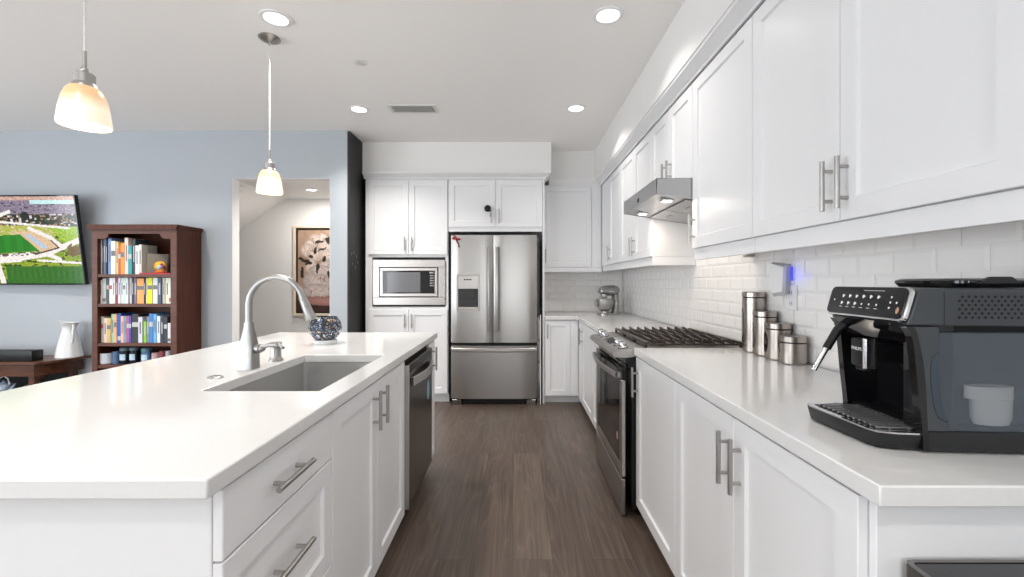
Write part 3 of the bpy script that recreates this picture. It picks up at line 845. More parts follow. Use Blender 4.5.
# ================================================================== RANGE
RY0, RY1 = 2.382, 3.146
r = thing('range', 'slide-in stainless gas range with black sides between the right-hand counters', 'stove', (.9, (RY0 + RY1) / 2, 0))
b = B(); b.box((.625, RY0 + .004, .03), (1.262, RY1 - .004, .872)); b.build('case', 'black', r, world=True)
b = B(); b.box((.592, RY0 + .006, .72), (.625, RY1 - .006, .86)); b.build('vent_panel', 'gblack', r, world=True)
b = B()   # control deck, nosed front
b.prism([(.527, .862), (.524, .878), (.534, .892), (.640, .913), (.690, .9155), (.690, .873), (.60, .860)], 'y', RY0, RY1)
b.build('control_panel', 'steel', r, ang=50, world=True)
b = B(); b.box((.691, RY0, .8735), (1.262, RY1, .912), 0, .002); b.build('cooktop', mat('cooktop_steel', (.32, .30, .29), .3, .9), r, world=True)
b = B(); b.prism([(.575, RY0 + .30), (.575, RY1 - .30), (.63, RY1 - .30), (.63, RY0 + .30)], 'z', .903, .905)
b = B(); b.add([(.560, RY0 + .27, .8985), (.625, RY0 + .27, .9113), (.625, RY1 - .27, .9113), (.560, RY1 - .27, .8985)], [(0, 1, 2, 3)]); b.build('display', 'gblack', r, world=True)
sl = math.atan2(.021, .106)
for yk in (2.455, 2.56, 2.965, 3.07):
    k = B(lambda x, y, z, yk=yk: (.594 + x * math.cos(sl) - z * math.sin(sl), yk + y, .905 + x * math.sin(sl) + z * math.cos(sl)))
    k.lathe([(.0, 0), (.026, 0), (.026, .004), (.021, .008), (.020, .030), (.017, .034), (.0, .034)], (0, 0, 0), 20)
    k.box((-.019, -.004, .033), (.019, .004, .040), 0, .0015)
    k.lathe([(.0, -.002), (.031, -.002), (.031, .002), (.0, .002)], (0, 0, 0), 20, 1)
    k.build('knob', ['chrome', 'gblack'], r, world=True)
fr_ = face_mx(.592)
# oven door: steel ring + glass
b = B(fr_)
dv0, dv1 = .215, .800
b.box((RY0 + .002, dv0, .001), (RY1 - .002, dv0 + .055, .022), 0, .002)
b.box((RY0 + .002, dv0 + .055, .001), (RY0 + .052, .735, .022), 0, .002); b.box((RY1 - .052, dv0 + .055, .001), (RY1 - .002, .735, .022), 0, .002)
d = b.build('oven_door', 'steel', r, world=True)
b = B(fr_); b.box((RY0 + .003, .7355, .001), (RY1 - .003, dv1, .022), 0, .002); b.box((RY0 + .053, dv0 + .056, .001), (RY1 - .053, .735, .019), 0, .001)
b.build('glass', 'gblack', d, world=True)
b = B(fr_); L = []
for k in range(17):
    t = k / 16; u = RY0 + .03 + (RY1 - RY0 - .06) * t; n = .045 + .026 * math.sin(PI * t)
    L.append([(u, .742, n), (u, .748, n + .009), (u, .772, n + .009), (u, .778, n), (u, .772, n - .006), (u, .748, n - .006)])
b.loops(L); b.box((RY0 + .03, .745, .02), (RY0 + .055, .775, .05)); b.box((RY1 - .055, .745, .02), (RY1 - .03, .775, .05))
b.build('handle', 'nickel', d, world=True)
b = B(fr_); b.loops([[(2.50 + .017 * math.cos(a * PI / 8), .40 + .024 * math.sin(a * PI / 8), n) for a in range(16)] for n in (.0192, .0199)])
b.build('badge', mat('pink_grey_sticker', S(190, 150, 150), .5), d, world=True)
b = B(fr_); b.box((RY0 + .10, .812, .001), (RY1 - .03, .818, .012)); b.build('trim_strip', 'steel', r, world=True)
b = B(fr_); b.box((RY0 + .002, .006, .001), (RY1 - .002, .200, .022), 0, .003); b.build('storage_drawer', 'steel', r, world=True)
for x_ in (.66, 1.2):
    for y_ in (RY0 + .02, RY1 - .06):
        b = B(); b.box((x_, y_, 0), (x_ + .04, y_ + .04, .03)); b.build('foot', 'black', r, world=True)
# grates (3) and burners (5)
gx0, gx1 = .700, 1.236
gl = (RY1 - RY0 - .03) / 3
for g in range(3):
    ya = RY0 + .015 + g * gl + .002; yb = ya + gl - .004
    b = B()
    zt = .944
    b.box((gx0, ya, zt - .014), (gx0 + .026, yb, zt), 0, .003); b.box((gx1 - .018, ya, zt - .014), (gx1, yb, zt), 0, .003)
    for y in (ya, yb - .010): b.box((gx0 + .026, y, zt - .020), (gx1 - .018, y + .010, zt - .010), 0, .002)
    for k in range(1, 10):
        x = gx0 + (gx1 - gx0) * k / 10; L = []
        for q, up in ((0, .010), (.12, .009), (.3, .003), (.7, .003), (.88, .009), (1, .010)):
            y = ya + (yb - ya) * q; L.append([(x - .006, y, zt - .012), (x + .006, y, zt - .012), (x + .0045, y, zt + up), (x - .0045, y, zt + up)])
        b.loops(L)
    for x in (gx0, gx1 - .014):
        for y in (ya, yb - .014): b.box((x, y, .912), (x + .014, y + .014, zt - .015))
    b.build('grate', 'iron', r, world=True)
for (x, y, q) in ((.82, 2.52, .045), (1.10, 2.52, .038), (.82, 3.0, .05), (1.10, 3.0, .035), (.96, 2.76, .045)):
    b = B(); b.lathe([(.0, 0), (q, 0), (q, .008), (q * .8, .012), (q * .8, .018), (.0, .019)], (x, y, .912), 20); b.build('burner', 'iron', r, world=True)

# ------------------------------------------------------------------ range hood
HY0, HY1 = 2.384, 3.104
r = thing('range_hood', 'stainless under-cabinet range hood above the gas range', 'range hood', (1.0, 2.75, 1.68))
b = B()
# shell: side profile (x,z), open underside
xf, xb = .758, 1.278
top, fz, bz = 1.833, 1.748, 1.668
b.prism([(xf, fz), (xf, top), (xf + .003, top), (xf + .003, fz)], 'y', HY0, HY1)
b.prism([(xf, top - .002), (xf, top), (xb, top), (xb, top - .002)], 'y', HY0, HY1)
for y0 in (HY0, HY1 - .003): b.prism([(xf, fz), (xf, top), (xb, top), (xb, bz)], 'y', y0, y0 + .003)
b.build('shell', 'hoodst', r, world=True)
def und(x): return fz + (bz - fz) * (x - xf) / (xb - xf)
b = B()
b.add([(xf + .003, HY0 + .003, und(xf) + .004), (xb - .01, HY0 + .003, und(xb) + .008), (xb - .01, HY1 - .003, und(xb) + .008), (xf + .003, HY1 - .003, und(xf) + .004)], [(0, 1, 2, 3)])
b.build('underside', mat('hood_underside', (.6, .6, .6), .35, 1.0), r, world=True)
for (ya, yb) in ((HY0 + .03, 2.737), (2.751, HY1 - .03)):
    b = B(); z = lambda x: und(x) + .002
    xa, xc = .93, 1.24
    b.loops([[(xa, ya, z(xa)), (xc, ya, z(xc)), (xc, yb, z(xc)), (xa, yb, z(xa))], [(xa, ya, z(xa) - .006), (xc, ya, z(xc) - .006), (xc, yb, z(xc) - .006), (xa, yb, z(xa) - .006)]])
    b.box((1.0, (ya + yb) / 2 - .03, z(1.0) - .012), (1.03, (ya + yb) / 2 + .03, z(1.0) - .005), 1, .002)
    b.build('filter', [mat('filter_mesh', (.5, .5, .51), .4, 1.0, bump=((200, 200, 200), .6, .002)), 'nickel'], r, world=True)
for yy in (2.50, 2.98):
    b = B(); x = .855
    b.lathe([(.0, .004), (.040, .004), (.040, -.004), (.030, -.005), (.0, -.005)], (x, yy, und(x)), 24)
    lmp = b.build('lamp_housing', 'chrome', r, world=True)
    b = B(); b.lathe([(.0, -.0055), (.028, -.0055), (.025, -.0085), (.0, -.0085)], (x, yy, und(x)), 24); b.build('lens', 'hoodlamp', lmp, world=True)
b = B(); b.box((xf - .002, 2.72, 1.765), (xf, 2.76, 1.79)); b.build('switch_badge', 'black', r, world=True)
l = bpy.data.lights.new('hood_light', 'AREA'); l.size = .06; l.energy = 1.3; l.color = (1, .88, .74)
for yy in (2.50, 2.98):
    o = bpy.data.objects.new('hood_light', l); COL.objects.link(o); o.location = (.855 - r.location[0], yy - r.location[1], und(.855) - .016 - r.location[2]); o.parent = r

# ================================================================== COUNTER OBJECTS, RIGHT
CZ = .9152
M['canister'] = mat('steel_with_floor_reflection', (.43, .385, .35), .26, 1.0, bump=((260, 260, 3), .05, .0005))  # brown reflection of the floor is put into the base colour
def canister(label, x, y, rad, h):
    r = thing('canister', label, 'canister', (x, y, CZ), rz=random.uniform(-.2, .2), group='steel canisters on the right counter')
    b = B(); b.lathe([(.0, 0), (rad - .004, 0), (rad, .004), (rad, h - .032), (.0, h - .032)], (0, 0, 0), 40); b.build('body', 'canister', r)
    b = B(); b.lathe([(.0, h - .032), (rad - .003, h - .032), (rad - .003, h - .026), (.0, h - .026)], (0, 0, 0), 40); b.build('seal', 'black', r)
    b = B(); b.lathe([(.0, h - .026), (rad + .001, h - .026), (rad + .001, h - .004), (rad - .004, h), (rad - .010, h - .001), (.0, h - .002)], (0, 0, 0), 40); b.build('lid', 'canister', r)
    # oval window on the side
    b = B(); n = 20; L = []
    for e_, of in ((0, .0006), (1, .0016)):
        L.append([((rad + of) * math.cos(2.9 + .38 * math.cos(2 * PI * k / n)), (rad + of) * math.sin(2.9 + .38 * math.cos(2 * PI * k / n)), h * .45 + h * .28 * math.sin(2 * PI * k / n)) for k in range(n)])
    b.loops(L); b.build('window', 'gblack', r)
canister('tallest of the four steel canisters, standing nearest the range', 1.213, 2.252, .0525, .305)
canister('second tallest steel canister, right behind the tallest one', 1.211, 2.145, .0530, .215)
canister('second shortest steel canister, between taller and shortest ones', 1.209, 2.036, .0545, .168)
canister('shortest steel canister, closest to the coffee machine', 1.206, 1.924, .0555, .122)

# plug-in diffuser and outlet
r = thing('wall_outlet', 'white outlet plate on the tiled wall behind the shortest canister', 'outlet', (XR - .013, 2.03, 1.16))
fo = face_mx(XR - .0127)
b = B(fo); b.box((1.985, 1.142, 0), (2.06, 1.257, .005), 0, .002); b.build('plate', 'white', r, world=True)
for zz in (1.172, 1.222):
    b = B(fo); b.box((2.01, zz - .013, .005), (2.037, zz + .013, .0065), 0, .001); b.box((2.016, zz - .006, .0066), (2.019, zz + .006, .007), 1); b.box((2.028, zz - .006, .0066), (2.031, zz + .006, .007), 1)
    b.build('socket', ['ceramic', 'black'], r, world=True)
r = thing('plug_in_night_light', 'white plug-in night light glowing blue on the tiled wall above the canisters', 'night light', (XR - .013, 2.06, 1.237))
b = B(fo)
b.loops([[(2.03, 1.215, .008), (2.095, 1.205, .008), (2.118, 1.235, .008), (2.112, 1.352, .008), (2.100, 1.362, .008), (2.02, 1.352, .008)],
         [(2.02, 1.212, .034), (2.09, 1.200, .045), (2.118, 1.23, .045), (2.112, 1.358, .045), (2.100, 1.366, .045), (2.01, 1.345, .034)],
         [(2.028, 1.226, .044), (2.085, 1.216, .055), (2.110, 1.238, .055), (2.105, 1.352, .055), (2.096, 1.358, .055), (2.018, 1.338, .044)]])
b.m = [1] * 12 + [0] * (len(b.m) - 12); b.build('housing', ['white', 'grey'], r, world=True)  # grey sides paint shading onto the white housing
b = B(fo); b.box((2.002, 1.275, .008), (2.0085, 1.340, .015), 0, .002); b.build('blue_lamp', 'bluelight', r, world=True)
l = bpy.data.lights.new('blue_glow', 'POINT'); l.energy = .03; l.color = (.10, .14, 1); l.shadow_soft_size = .02
o = bpy.data.objects.new('blue_glow', l); COL.objects.link(o); o.parent = r; o.location = Vector((XR - .05, 1.975, 1.30)) - r.location
# small dark puck under the cabinet
b = B(); b.box((1.22, 2.33, 1.402), (1.262, 2.372, 1.4475), 0, .004)
tag(b.build('under_cabinet_puck', 'nickel'), 'small dark box fixed under the wall cabinet above the tallest canister', 'bracket')

# stand mixer
r = thing('stand_mixer', 'silver stand mixer with steel bowl in the far corner of the counter', 'mixer', (1.0, 4.75, CZ), rz=math.radians(205))
r.scale = (.93, .93, .95)
SM = mat('silver_mixer_enamel', (.36, .36, .35), .22, .8)
b = B()   # base foot
L = [[(p[0], p[1], z) for p in rr(-.12, .14, -.075 * s_, .075 * s_, .05 * s_, z, 5)] for z, s_ in ((0, 1), (.012, 1), (.022, .93))]
b.loops(L)
# column
L = []
for z, xc, wx, wy in ((.02, -.075, .055, .058), (.06, -.085, .042, .048), (.12, -.09, .036, .042), (.19, -.088, .036, .042), (.235, -.085, .042, .045)):
    L.append([(xc + wx * math.cos(2 * PI * k / 20), wy * math.sin(2 * PI * k / 20), z) for k in range(20)])
b.loops(L); b.build('base', SM, r)
b = B(); L = []
for x, rad, zc in ((-.135, .010, .275), (-.130, .035, .276), (-.11, .052, .277), (-.05, .060, .278), (.03, .058, .277), (.09, .052, .275), (.12, .040, .273), (.132, .018, .272)):
    L.append([(x, rad * .88 * math.cos(2 * PI * k / 20), zc + rad * math.sin(2 * PI * k / 20)) for k in range(20)])
b.loops(L); b.lathe([(.0, 0), (.034, 0), (.038, .02), (.038, .045), (.0, .045)], (.072, 0, .19), 20); b.build('head', SM, r)
b = B(); b.tube([(.128, 0, .272), (.145, 0, .272)], [.018, .016], 16); b.box((-.03, .050, .262), (.05, .055, .272)); b.box((-.03, -.055, .262), (.05, -.050, .272)); b.ball((-.02, -.055, .25), .008, 10); b.build('hub', 'chrome', r)
b = B(); b.lathe([(.0, .025), (.045, .025), (.045, .035), (.04, .045), (.065, .06), (.088, .09), (.098, .13), (.100, .178), (.105, .182), (.097, .182), (.094, .13), (.06, .07), (.0, .06)], (.06, 0, 0), 32, cap=False)
b.tube([(.158, .0, .165), (.195, 0, .16), (.20, 0, .12), (.172, 0, .10), (.155, 0, .105)], .007, 10); b.build('bowl', 'steel', r)

# ------------------------------------------------------------------ coffee machine
r = thing('coffee_machine', 'black and slate espresso machine on the near end of the right counter', 'coffee machine', (.840, .908, CZ), rz=math.radians(-4))
W_ = .246; D_ = .385
# shell behind the front cavity (slate): side plates
def side_plate(y0, y1, far=False):
    b = B()
    # black bright curved pillar + chin
    pts = [(0.0, .006), (-.001, .03), (-.003, .06), (-.006, .09), (-.010, .125), (-.013, .16), (-.016, .195), (-.019, .225), (-.024, .248), (-.034, .262)]
    pts += [(.076, .262), (.076, .006)] if far else [(-.017, .262), (-.012, .248), (-.006, .22), (-.001, .195), (.0025, .165), (.005, .13), (.007, .09), (.009, .047), (.0095, .006)]
    b.prism(pts, 'y', y0, y1)
    return b.build('front_pillar', 'gblack', r, ang=50)
side_plate(.0, .018); side_plate(W_ - .018, W_, True)
b = B()
b.box((.010, 0.001, .006), (D_, W_ - .001, .046), 0, .002); b.build('base_band', 'dgrey', r)
# main body core, back of cavity; near side leaves room for the tank
b = B(); b.box((.075, .0601, .046), (D_, W_ - .0005, .262), 0, .002); b.build('core', 'dgrey', r)
b = B(); b.box((.070, .019, .046), (.0745, W_ - .019, .262)); b.build('cavity_back', 'gblack', r)
b = B(); b.box((.0005, .0182, .0465), (.0125, .052, .2615)); b.box((.0127, .0512, .0465), (.0695, .0522, .2615)); b.build('cavity_wall', 'gblack', r)
# side skin between pillar and tank
b = B(); b.prism([(-.0115, .248), (-.0055, .22), (-.0005, .195), (.003, .165), (.0055, .13), (.0075, .09), (.0095, .0475), (.047, .0475), (.047, .0655), (.039, .0675), (.028, .0745), (.0205, .094), (.0165, .12), (.0135, .15), (.0128, .178), (.017, .201), (.030, .2135), (.030, .262), (-.0165, .262)], 'y', .0005, .0178); b.build('side_skin', 'body', r, ang=50)
# tank
b = B(); b.prism([(.048, .047), (D_, .047), (D_, .250), (.031, .250), (.031, .2135), (.0178, .2005), (.0138, .178), (.0145, .15), (.0175, .12), (.0215, .095), (.029, .0755), (.040, .0685), (.048, .0665)], 'y', .002, .050)
tk = b.build('water_tank', 'tank', r, ang=50, bevel=.002)
b = B(); b.prism([(.031, .2125), (.0185, .1995), (.0145, .178), (.0152, .15), (.0182, .12), (.0222, .096), (.0295, .0765), (.040, .0695), (.047, .0675), (.0405, .085), (.0350, .11), (.0325, .14), (.0315, .17)], 'y', .0008, .0016); b.build('grip', mat('tank_grip', (.03, .045, .06), .1), tk)
b = B(); b.lathe([(.0, .058), (.034, .058), (.039, .070), (.041, .111), (.0, .111)], (.150, .022, 0), 24, sy=.42); b.lathe([(.0, .1115), (.047, .1115), (.047, .138), (.0, .138)], (.145, .022, 0), 24, sy=.38); b.build('water_filter', 'white', tk)
b = B(); b.box((.052, .0525, .048), (D_ - .002, .0560, .248)); b.build('tank_backing', mat('tank_backing', (.06, .07, .085), .5), r)
# upper head
b = B()
b.prism([(-.031, .2645), (-.010, .336), (-.001, .3405), (.10, .342), (D_, .340), (D_, .264)], 'y', .0, W_)
hd = b.build('head', 'body', r, ang=30, bevel=.004)
b = B()  # seam + upper side plate
b.box((.040, -.0012, .266), (D_ - .001, -.0002, .334), 0); b.build('grille_panel', 'body2', hd)
b = B()
for j in range(6):
    for i in range(25):
        x = .068 + i * .0125 + (.006 if j % 2 else 0); z = .282 + j * .0085
        if x > .375: continue
        if i > 22: continue
        b.loops([[(x - .0035, q, z), (x, q, z + .0032), (x + .0035, q, z), (x, q, z - .0032)] for q in (-.0014, -.0018)])
b.build('vent_holes', 'darkgap', hd)
# control panel, tilted, with chrome surround
tl = Vector((-.014, 0, .342)); bl = Vector((-.034, 0, .270)); nrm = Vector((-.072, 0, .020)).normalized()
def pm(u, v, n):   # u: across 0..1 far->near, v 0..1 bottom->top
    p = bl + (tl - bl) * v; q = p + nrm * n
    return (q.x, W_ * (1 - u), q.z)
def rrect(u0, u1, v0, v1, ru, rv, n, k=5):
    out = []
    for cu, cv, a0 in ((u1 - ru, v1 - rv, 0), (u0 + ru, v1 - rv, PI / 2), (u0 + ru, v0 + rv, PI), (u1 - ru, v0 + rv, 3 * PI / 2)):
        for i in range(k + 1):
            a = a0 + PI / 2 * i / k; out.append(pm(cu + ru * math.cos(a), cv + rv * math.sin(a), n))
    return out
b = B()
b.loops([rrect(-.005, 1.005, 0, 1, .05, .18, .0005), rrect(-.005, 1.005, 0, 1, .05, .18, .006), rrect(.003, .997, .02, .98, .05, .17, .008)])
pn = b.build('control_panel', 'chrome', r, ang=40)
b = B(); b.loops([rrect(-.004, .975, .06, .975, .05, .16, .0078), rrect(-.003, .972, .065, .97, .05, .16, .0108)]); b.build('panel_glass', 'gblack', pn)
def glyph(name, u, v, pts, n=.0110):
    b = B(); b.add([pm(u + a, v + c, n) for a, c in pts], [tuple(range(len(pts)))]); b.build(name, 'pale', pn)
CUP = [(-.013, .05), (.013, .05), (.013, .03), (.022, .03), (.022, -.01), (.011, -.01), (.007, -.05), (-.007, -.05), (-.011, -.01)]
DOT = [(-.010, 0), (-.006, .03), (.006, .03), (.010, 0), (.006, -.03), (-.006, -.03)]
BAR = [(-.022, .008), (.022, .008), (.022, -.008), (-.022, -.008)]
for k in range(6):
    u = .20 + k * .095
    glyph('icon', u, .66, CUP)
    glyph('icon', u, .42, CUP if k < 3 else DOT)
    glyph('caption', u, .30, BAR)
for u, v in ((.08, .52), (.83, .68), (.83, .52), (.83, .36), (.90, .52)): glyph('icon', u, v, DOT)
glyph('caption', .60, .86, [(-.13, .006), (.13, .006), (.13, -.006), (-.13, -.006)])
b = B(); b.add([pm(.93 + .018 * math.cos(a * PI / 6), .30 + .10 * math.sin(a * PI / 6), .0112) for a in range(12)], [tuple(range(12))]); b.build('start_button', mat('amber_button', S(180, 140, 110), .3), pn)
# chin under panel
b = B(); b.prism([(-.040, .268), (-.020, .2635), (.07, .2635), (.07, .235), (-.006, .225), (-.020, .245)], 'y', .019, W_ - .019); b.build('chin', 'gblack', r, ang=40)
# coffee spout
b = B(); b.box((-.046, .098, .157), (-.026, .150, .222), 0, .005, 2); b.box((-.042, .108, .148), (-.028, .140, .157), 0, .002); b.box((-.0262, .112, .168), (.0695, .138, .212))
sp = b.build('coffee_spout', 'black', r)
b = B(); b.box((-.049, .0935, .155), (-.024, .0978, .225), 0, .002); b.box((-.0495, .0978, .155), (-.0462, .104, .225), 0, .001); b.build('spout_trim', 'chrome', sp)
text_mesh('lettering', 'PHILIPS', .0105, 'pale', sp, lambda x, y, z: (-.0463 - z, .128 - x, .198 + y), ext=.0003)
# milk wand on the far side
b = B(); b.tube([(-.012, .215, .252), (-.030, .222, .232), (-.058, .221, .184)], [.011, .0105, .0095], 14); wd = b.build('wand_grip', 'black', r)
b = B(); b.tube([(-.057, .221, .186), (-.090, .219, .128)], [.0065, .0060], 14); b.build('steam_wand', 'chrome', wd)
# drip tray
b = B(); n = 0
outl = [(-.078, .016), (-.087, .034), (-.106, W_ - .034), (-.098, W_ - .014), (-.03, W_ - .002), (.034, W_ - .002), (.034, .003), (-.045, .006)]
outs = [(x * .93 if x < 0 else x, .01 + y * .96 if True else y) for x, y in outl]
b.loops([[(x, y, .004) for x, y in outs], [(x, y, .030) for x, y in outl], [(x, y, .037) for x, y in outl]])
tr = b.build('drip_tray', 'dgrey', r, ang=30)
b = B()
b.loops([[(x, y, .0372) for x, y in outl], [(x, y, .0405) for x, y in outl]], cap0=True, cap1=True); b.build('tray_rim', 'chrome', tr)
b = B(); ins = [(-.072, .028), (-.092, W_ - .032), (-.03, W_ - .016), (.034, W_ - .016), (.034, .020)]
b.loops([[(x, y, .0406) for x, y in ins], [(x, y, .0412) for x, y in ins]]); b.build('tray_well', 'black', tr)
b = B()
for k in range(12):
    y = .030 + k * .0155
    b.box((-.070 - .018 * k / 12, y, .0413), (.068 if 0 else .033, y + .0065, .0452), 0, .001)
for x in (-.05, -.01): b.box((x, .024, .0413), (x + .004, W_ - .050, .0440))
b.build('drip_grid', mat('drip_grid_grey', (.30, .30, .31), .3, .7), tr)
# inner grid up to cavity back
b = B(); b.box((.0365, .0185, .030), (.0695, W_ - .0185, .0452)); b.build('cavity_floor', 'black', r)
# lid on the top
b = B()
b.loops([[(x, y, z) for x, y, z in rr(.107, D_ - .01, .035, W_ - .02, .03, .3425)], [(x, y, z) for x, y, z in rr(.100, D_ - .004, .030, W_ - .015, .03, .352)], [(x, y, z) for x, y, z in rr(.100, D_ - .004, .030, W_ - .015, .03, .358)], [(x, y, z) for x, y, z in rr(.112, D_ - .01, .045, W_ - .02, .03, .363)]])
ld = b.build('bean_lid', 'gblack', r)
b = B(); b.prism([(.13, .352), (.155, .366), (.195, .366), (.215, .352)], 'y', .026, .034); b.build('lid_grip', 'dgrey', ld, ang=30)

# ------------------------------------------------------------------ bin in the bottom right corner
r = thing('waste_bin', 'brushed metal rectangular bin with a dark top beside the near end of right counter', 'bin', (.95, .62, 0))
zt = .762
b = B(); b.loops([rr(.704, 1.20, .43, .802, .012, 0.0, 3), rr(.704, 1.20, .43, .802, .012, zt - .002, 3)]); b.build('body', mat('bronze_steel', (.10, .09, .08), .35, .9), r, world=True)
b = B(); b.loops([rr(.7045, 1.1995, .4305, .8015, .012, zt - .002, 3), rr(.704, 1.20, .43, .802, .012, zt + .002, 3), rr(.712, 1.192, .438, .794, .010, zt + .002, 3), rr(.712, 1.192, .438, .794, .010, zt - .001, 3)], 0, True, False)
b.build('rim', 'dsteel', r, world=True)
b = B(); b.box((.713, .439, zt - .003), (1.191, .793, zt + .0005)); b.build('lid', mat('bin_lid_black', (.02, .02, .024), .22), r, world=True)

# ================================================================== CEILING FIXTURES
def recessed(label, x, y, z=ZC, rad=.062, power=None, group='recessed ceiling lights'):
    r = thing('recessed_light', label, 'ceiling light', (x, y, z), group=group)
    b = B(); b.lathe([(rad, -.001), (rad + .022, -.001), (rad + .020, -.006), (rad + .002, -.008), (rad, -.006)], (0, 0, 0), 36, cap=False)
    # close the ring
    b.lathe([(rad, -.006), (rad, -.001)], (0, 0, 0), 36, cap=False)
    b.build('trim_ring', 'white', r)
    b = B(); b.lathe([(.0, -.0015), (rad - .0005, -.0015), (rad - .0005, -.004), (.0, -.0045)], (0, 0, 0), 36); b.build('lens', 'lamp', r)
    l = bpy.data.lights.new('can_light', 'AREA'); l.shape = 'DISK'; l.size = rad * 1.8; l.energy = power or P_CAN; l.color = (1, .96, .91); l.spread = math.radians(180 if z < ZC - .1 else 125)
    o = bpy.data.objects.new('can_light', l); COL.objects.link(o); o.parent = r; o.location = (0, 0, -.012)
    return r
recessed('round recessed ceiling light nearest the top left, just above the far pendant canopy', -1.342, 2.455)
recessed('round recessed ceiling light over the walkway before the range hood', .505, 2.427, power=3.0)
recessed('round recessed ceiling light left of the ceiling vent', -1.341, 3.746, power=13)
recessed('round recessed ceiling light right of the vent, in front of the fridge corner', .504, 3.725, power=4.0)
recessed('round recessed light in the hall ceiling seen through the doorway', -2.73, 5.86, ZH, power=13)

r = thing('sprinkler_cover', 'small round white sprinkler cover on the ceiling between lights and vent', 'sprinkler', (-1.047, 2.953, ZC))
b = B(); b.lathe([(.0, -.001), (.043, -.001), (.043, -.004), (.03, -.006), (.028, -.004), (.0, -.004)], (0, 0, 0), 28); b.build('plate', 'vent', r)
b = B(); b.lathe([(.0, -.0045), (.012, -.0045), (.012, -.010), (.0, -.011)], (0, 0, 0), 16); b.build('cap', 'vent', r)

r = thing('ceiling_vent', 'rectangular white louvred air vent in the kitchen ceiling', 'vent', (-.874, 3.735, ZC))
hx, hy = .205, .088
b = B()
b.box((-hx, -hy, -.008), (hx, -hy + .022, -.001), 0, .002); b.box((-hx, hy - .022, -.008), (hx, hy, -.001), 0, .002)
b.box((-hx, -hy + .022, -.008), (-hx + .03, hy - .022, -.001), 0, .002); b.box((hx - .03, -hy + .022, -.008), (hx, hy - .022, -.001), 0, .002)
b.build('frame', 'vent', r)
b = B(); b.box((-hx + .03, -hy + .022, -.002), (hx - .03, hy - .022, -.001)); b.build('duct_opening', mat('duct_grey', (.40, .40, .39), .7), r)
for k in range(17):
    x = -hx + .04 + k * .0206
    b = B(); b.add([(x, -hy + .022, -.0022), (x + .009, -hy + .022, -.011), (x + .009, hy - .022, -.011), (x, hy - .022, -.0022), (x + .002, -hy + .022, -.0022), (x + .011, -hy + .022, -.011), (x + .011, hy - .022, -.011), (x + .002, hy - .022, -.0022)],
                   [(0, 1, 2, 3), (4, 5, 6, 7), (0, 1, 5, 4), (3, 2, 6, 7), (1, 2, 6, 5), (0, 3, 7, 4)])
    b.build('louvre', 'vent', r)

def pendant(label, y, x=-1.49, zb=1.808):
    r = thing('pendant_light', label, 'pendant light', (x, y, zb), group='pendants over the island')
    zt = ZC - zb
    b = B(); b.lathe([(.0, zt - .001), (.062, zt - .001), (.062, zt - .006), (.05, zt - .016), (.02, zt - .028), (.008, zt - .034), (.006, zt - .048), (.0, zt - .048)], (0, 0, 0), 28); b.build('canopy', 'nickel', r)
    b = B(); b.tube([(0, 0, zt - .045), (0, 0, .258)], .0032, 8, 0); 
    K = 90
    b.tube([(.0035 * math.cos(k * 1.2), .0035 * math.sin(k * 1.2), zt - .045 - (zt - .303) * k / K) for k in range(K + 1)], .0014, 5, 0)
    b.build('cord', mat('clear_cord', (.72, .70, .68), .25), r)
    b = B(); b.tube([(0, 0, .258), (0, 0, .194)], .0065, 12); b.ball((0, 0, .194), .011, 12); b.lathe([(.0, .187), (.012, .187), (.014, .183), (.026, .180), (.029, .176), (.029, .147), (.034, .141), (.037, .131), (.0, .131)], (0, 0, 0), 28); b.build('socket', 'nickel', r)
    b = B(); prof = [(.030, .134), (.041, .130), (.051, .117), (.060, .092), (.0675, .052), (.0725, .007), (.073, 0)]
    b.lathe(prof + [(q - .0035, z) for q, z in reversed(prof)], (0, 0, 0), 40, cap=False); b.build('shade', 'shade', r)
    b = B(); b.ball((0, 0, .070), .026, 16, 0, (1, 1, 1.25)); b.build('bulb', 'bulb', r)
    l = bpy.data.lights.new('pendant_bulb_light', 'POINT'); l.energy = P_PEND; l.color = (1, .82, .6); l.shadow_soft_size = .03
    o = bpy.data.objects.new('pendant_bulb_light', l); COL.objects.link(o); o.parent = r; o.location = (0, 0, .018)
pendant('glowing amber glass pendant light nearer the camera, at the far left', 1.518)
pendant('glowing amber glass pendant light in front of the hall doorway', 2.656)

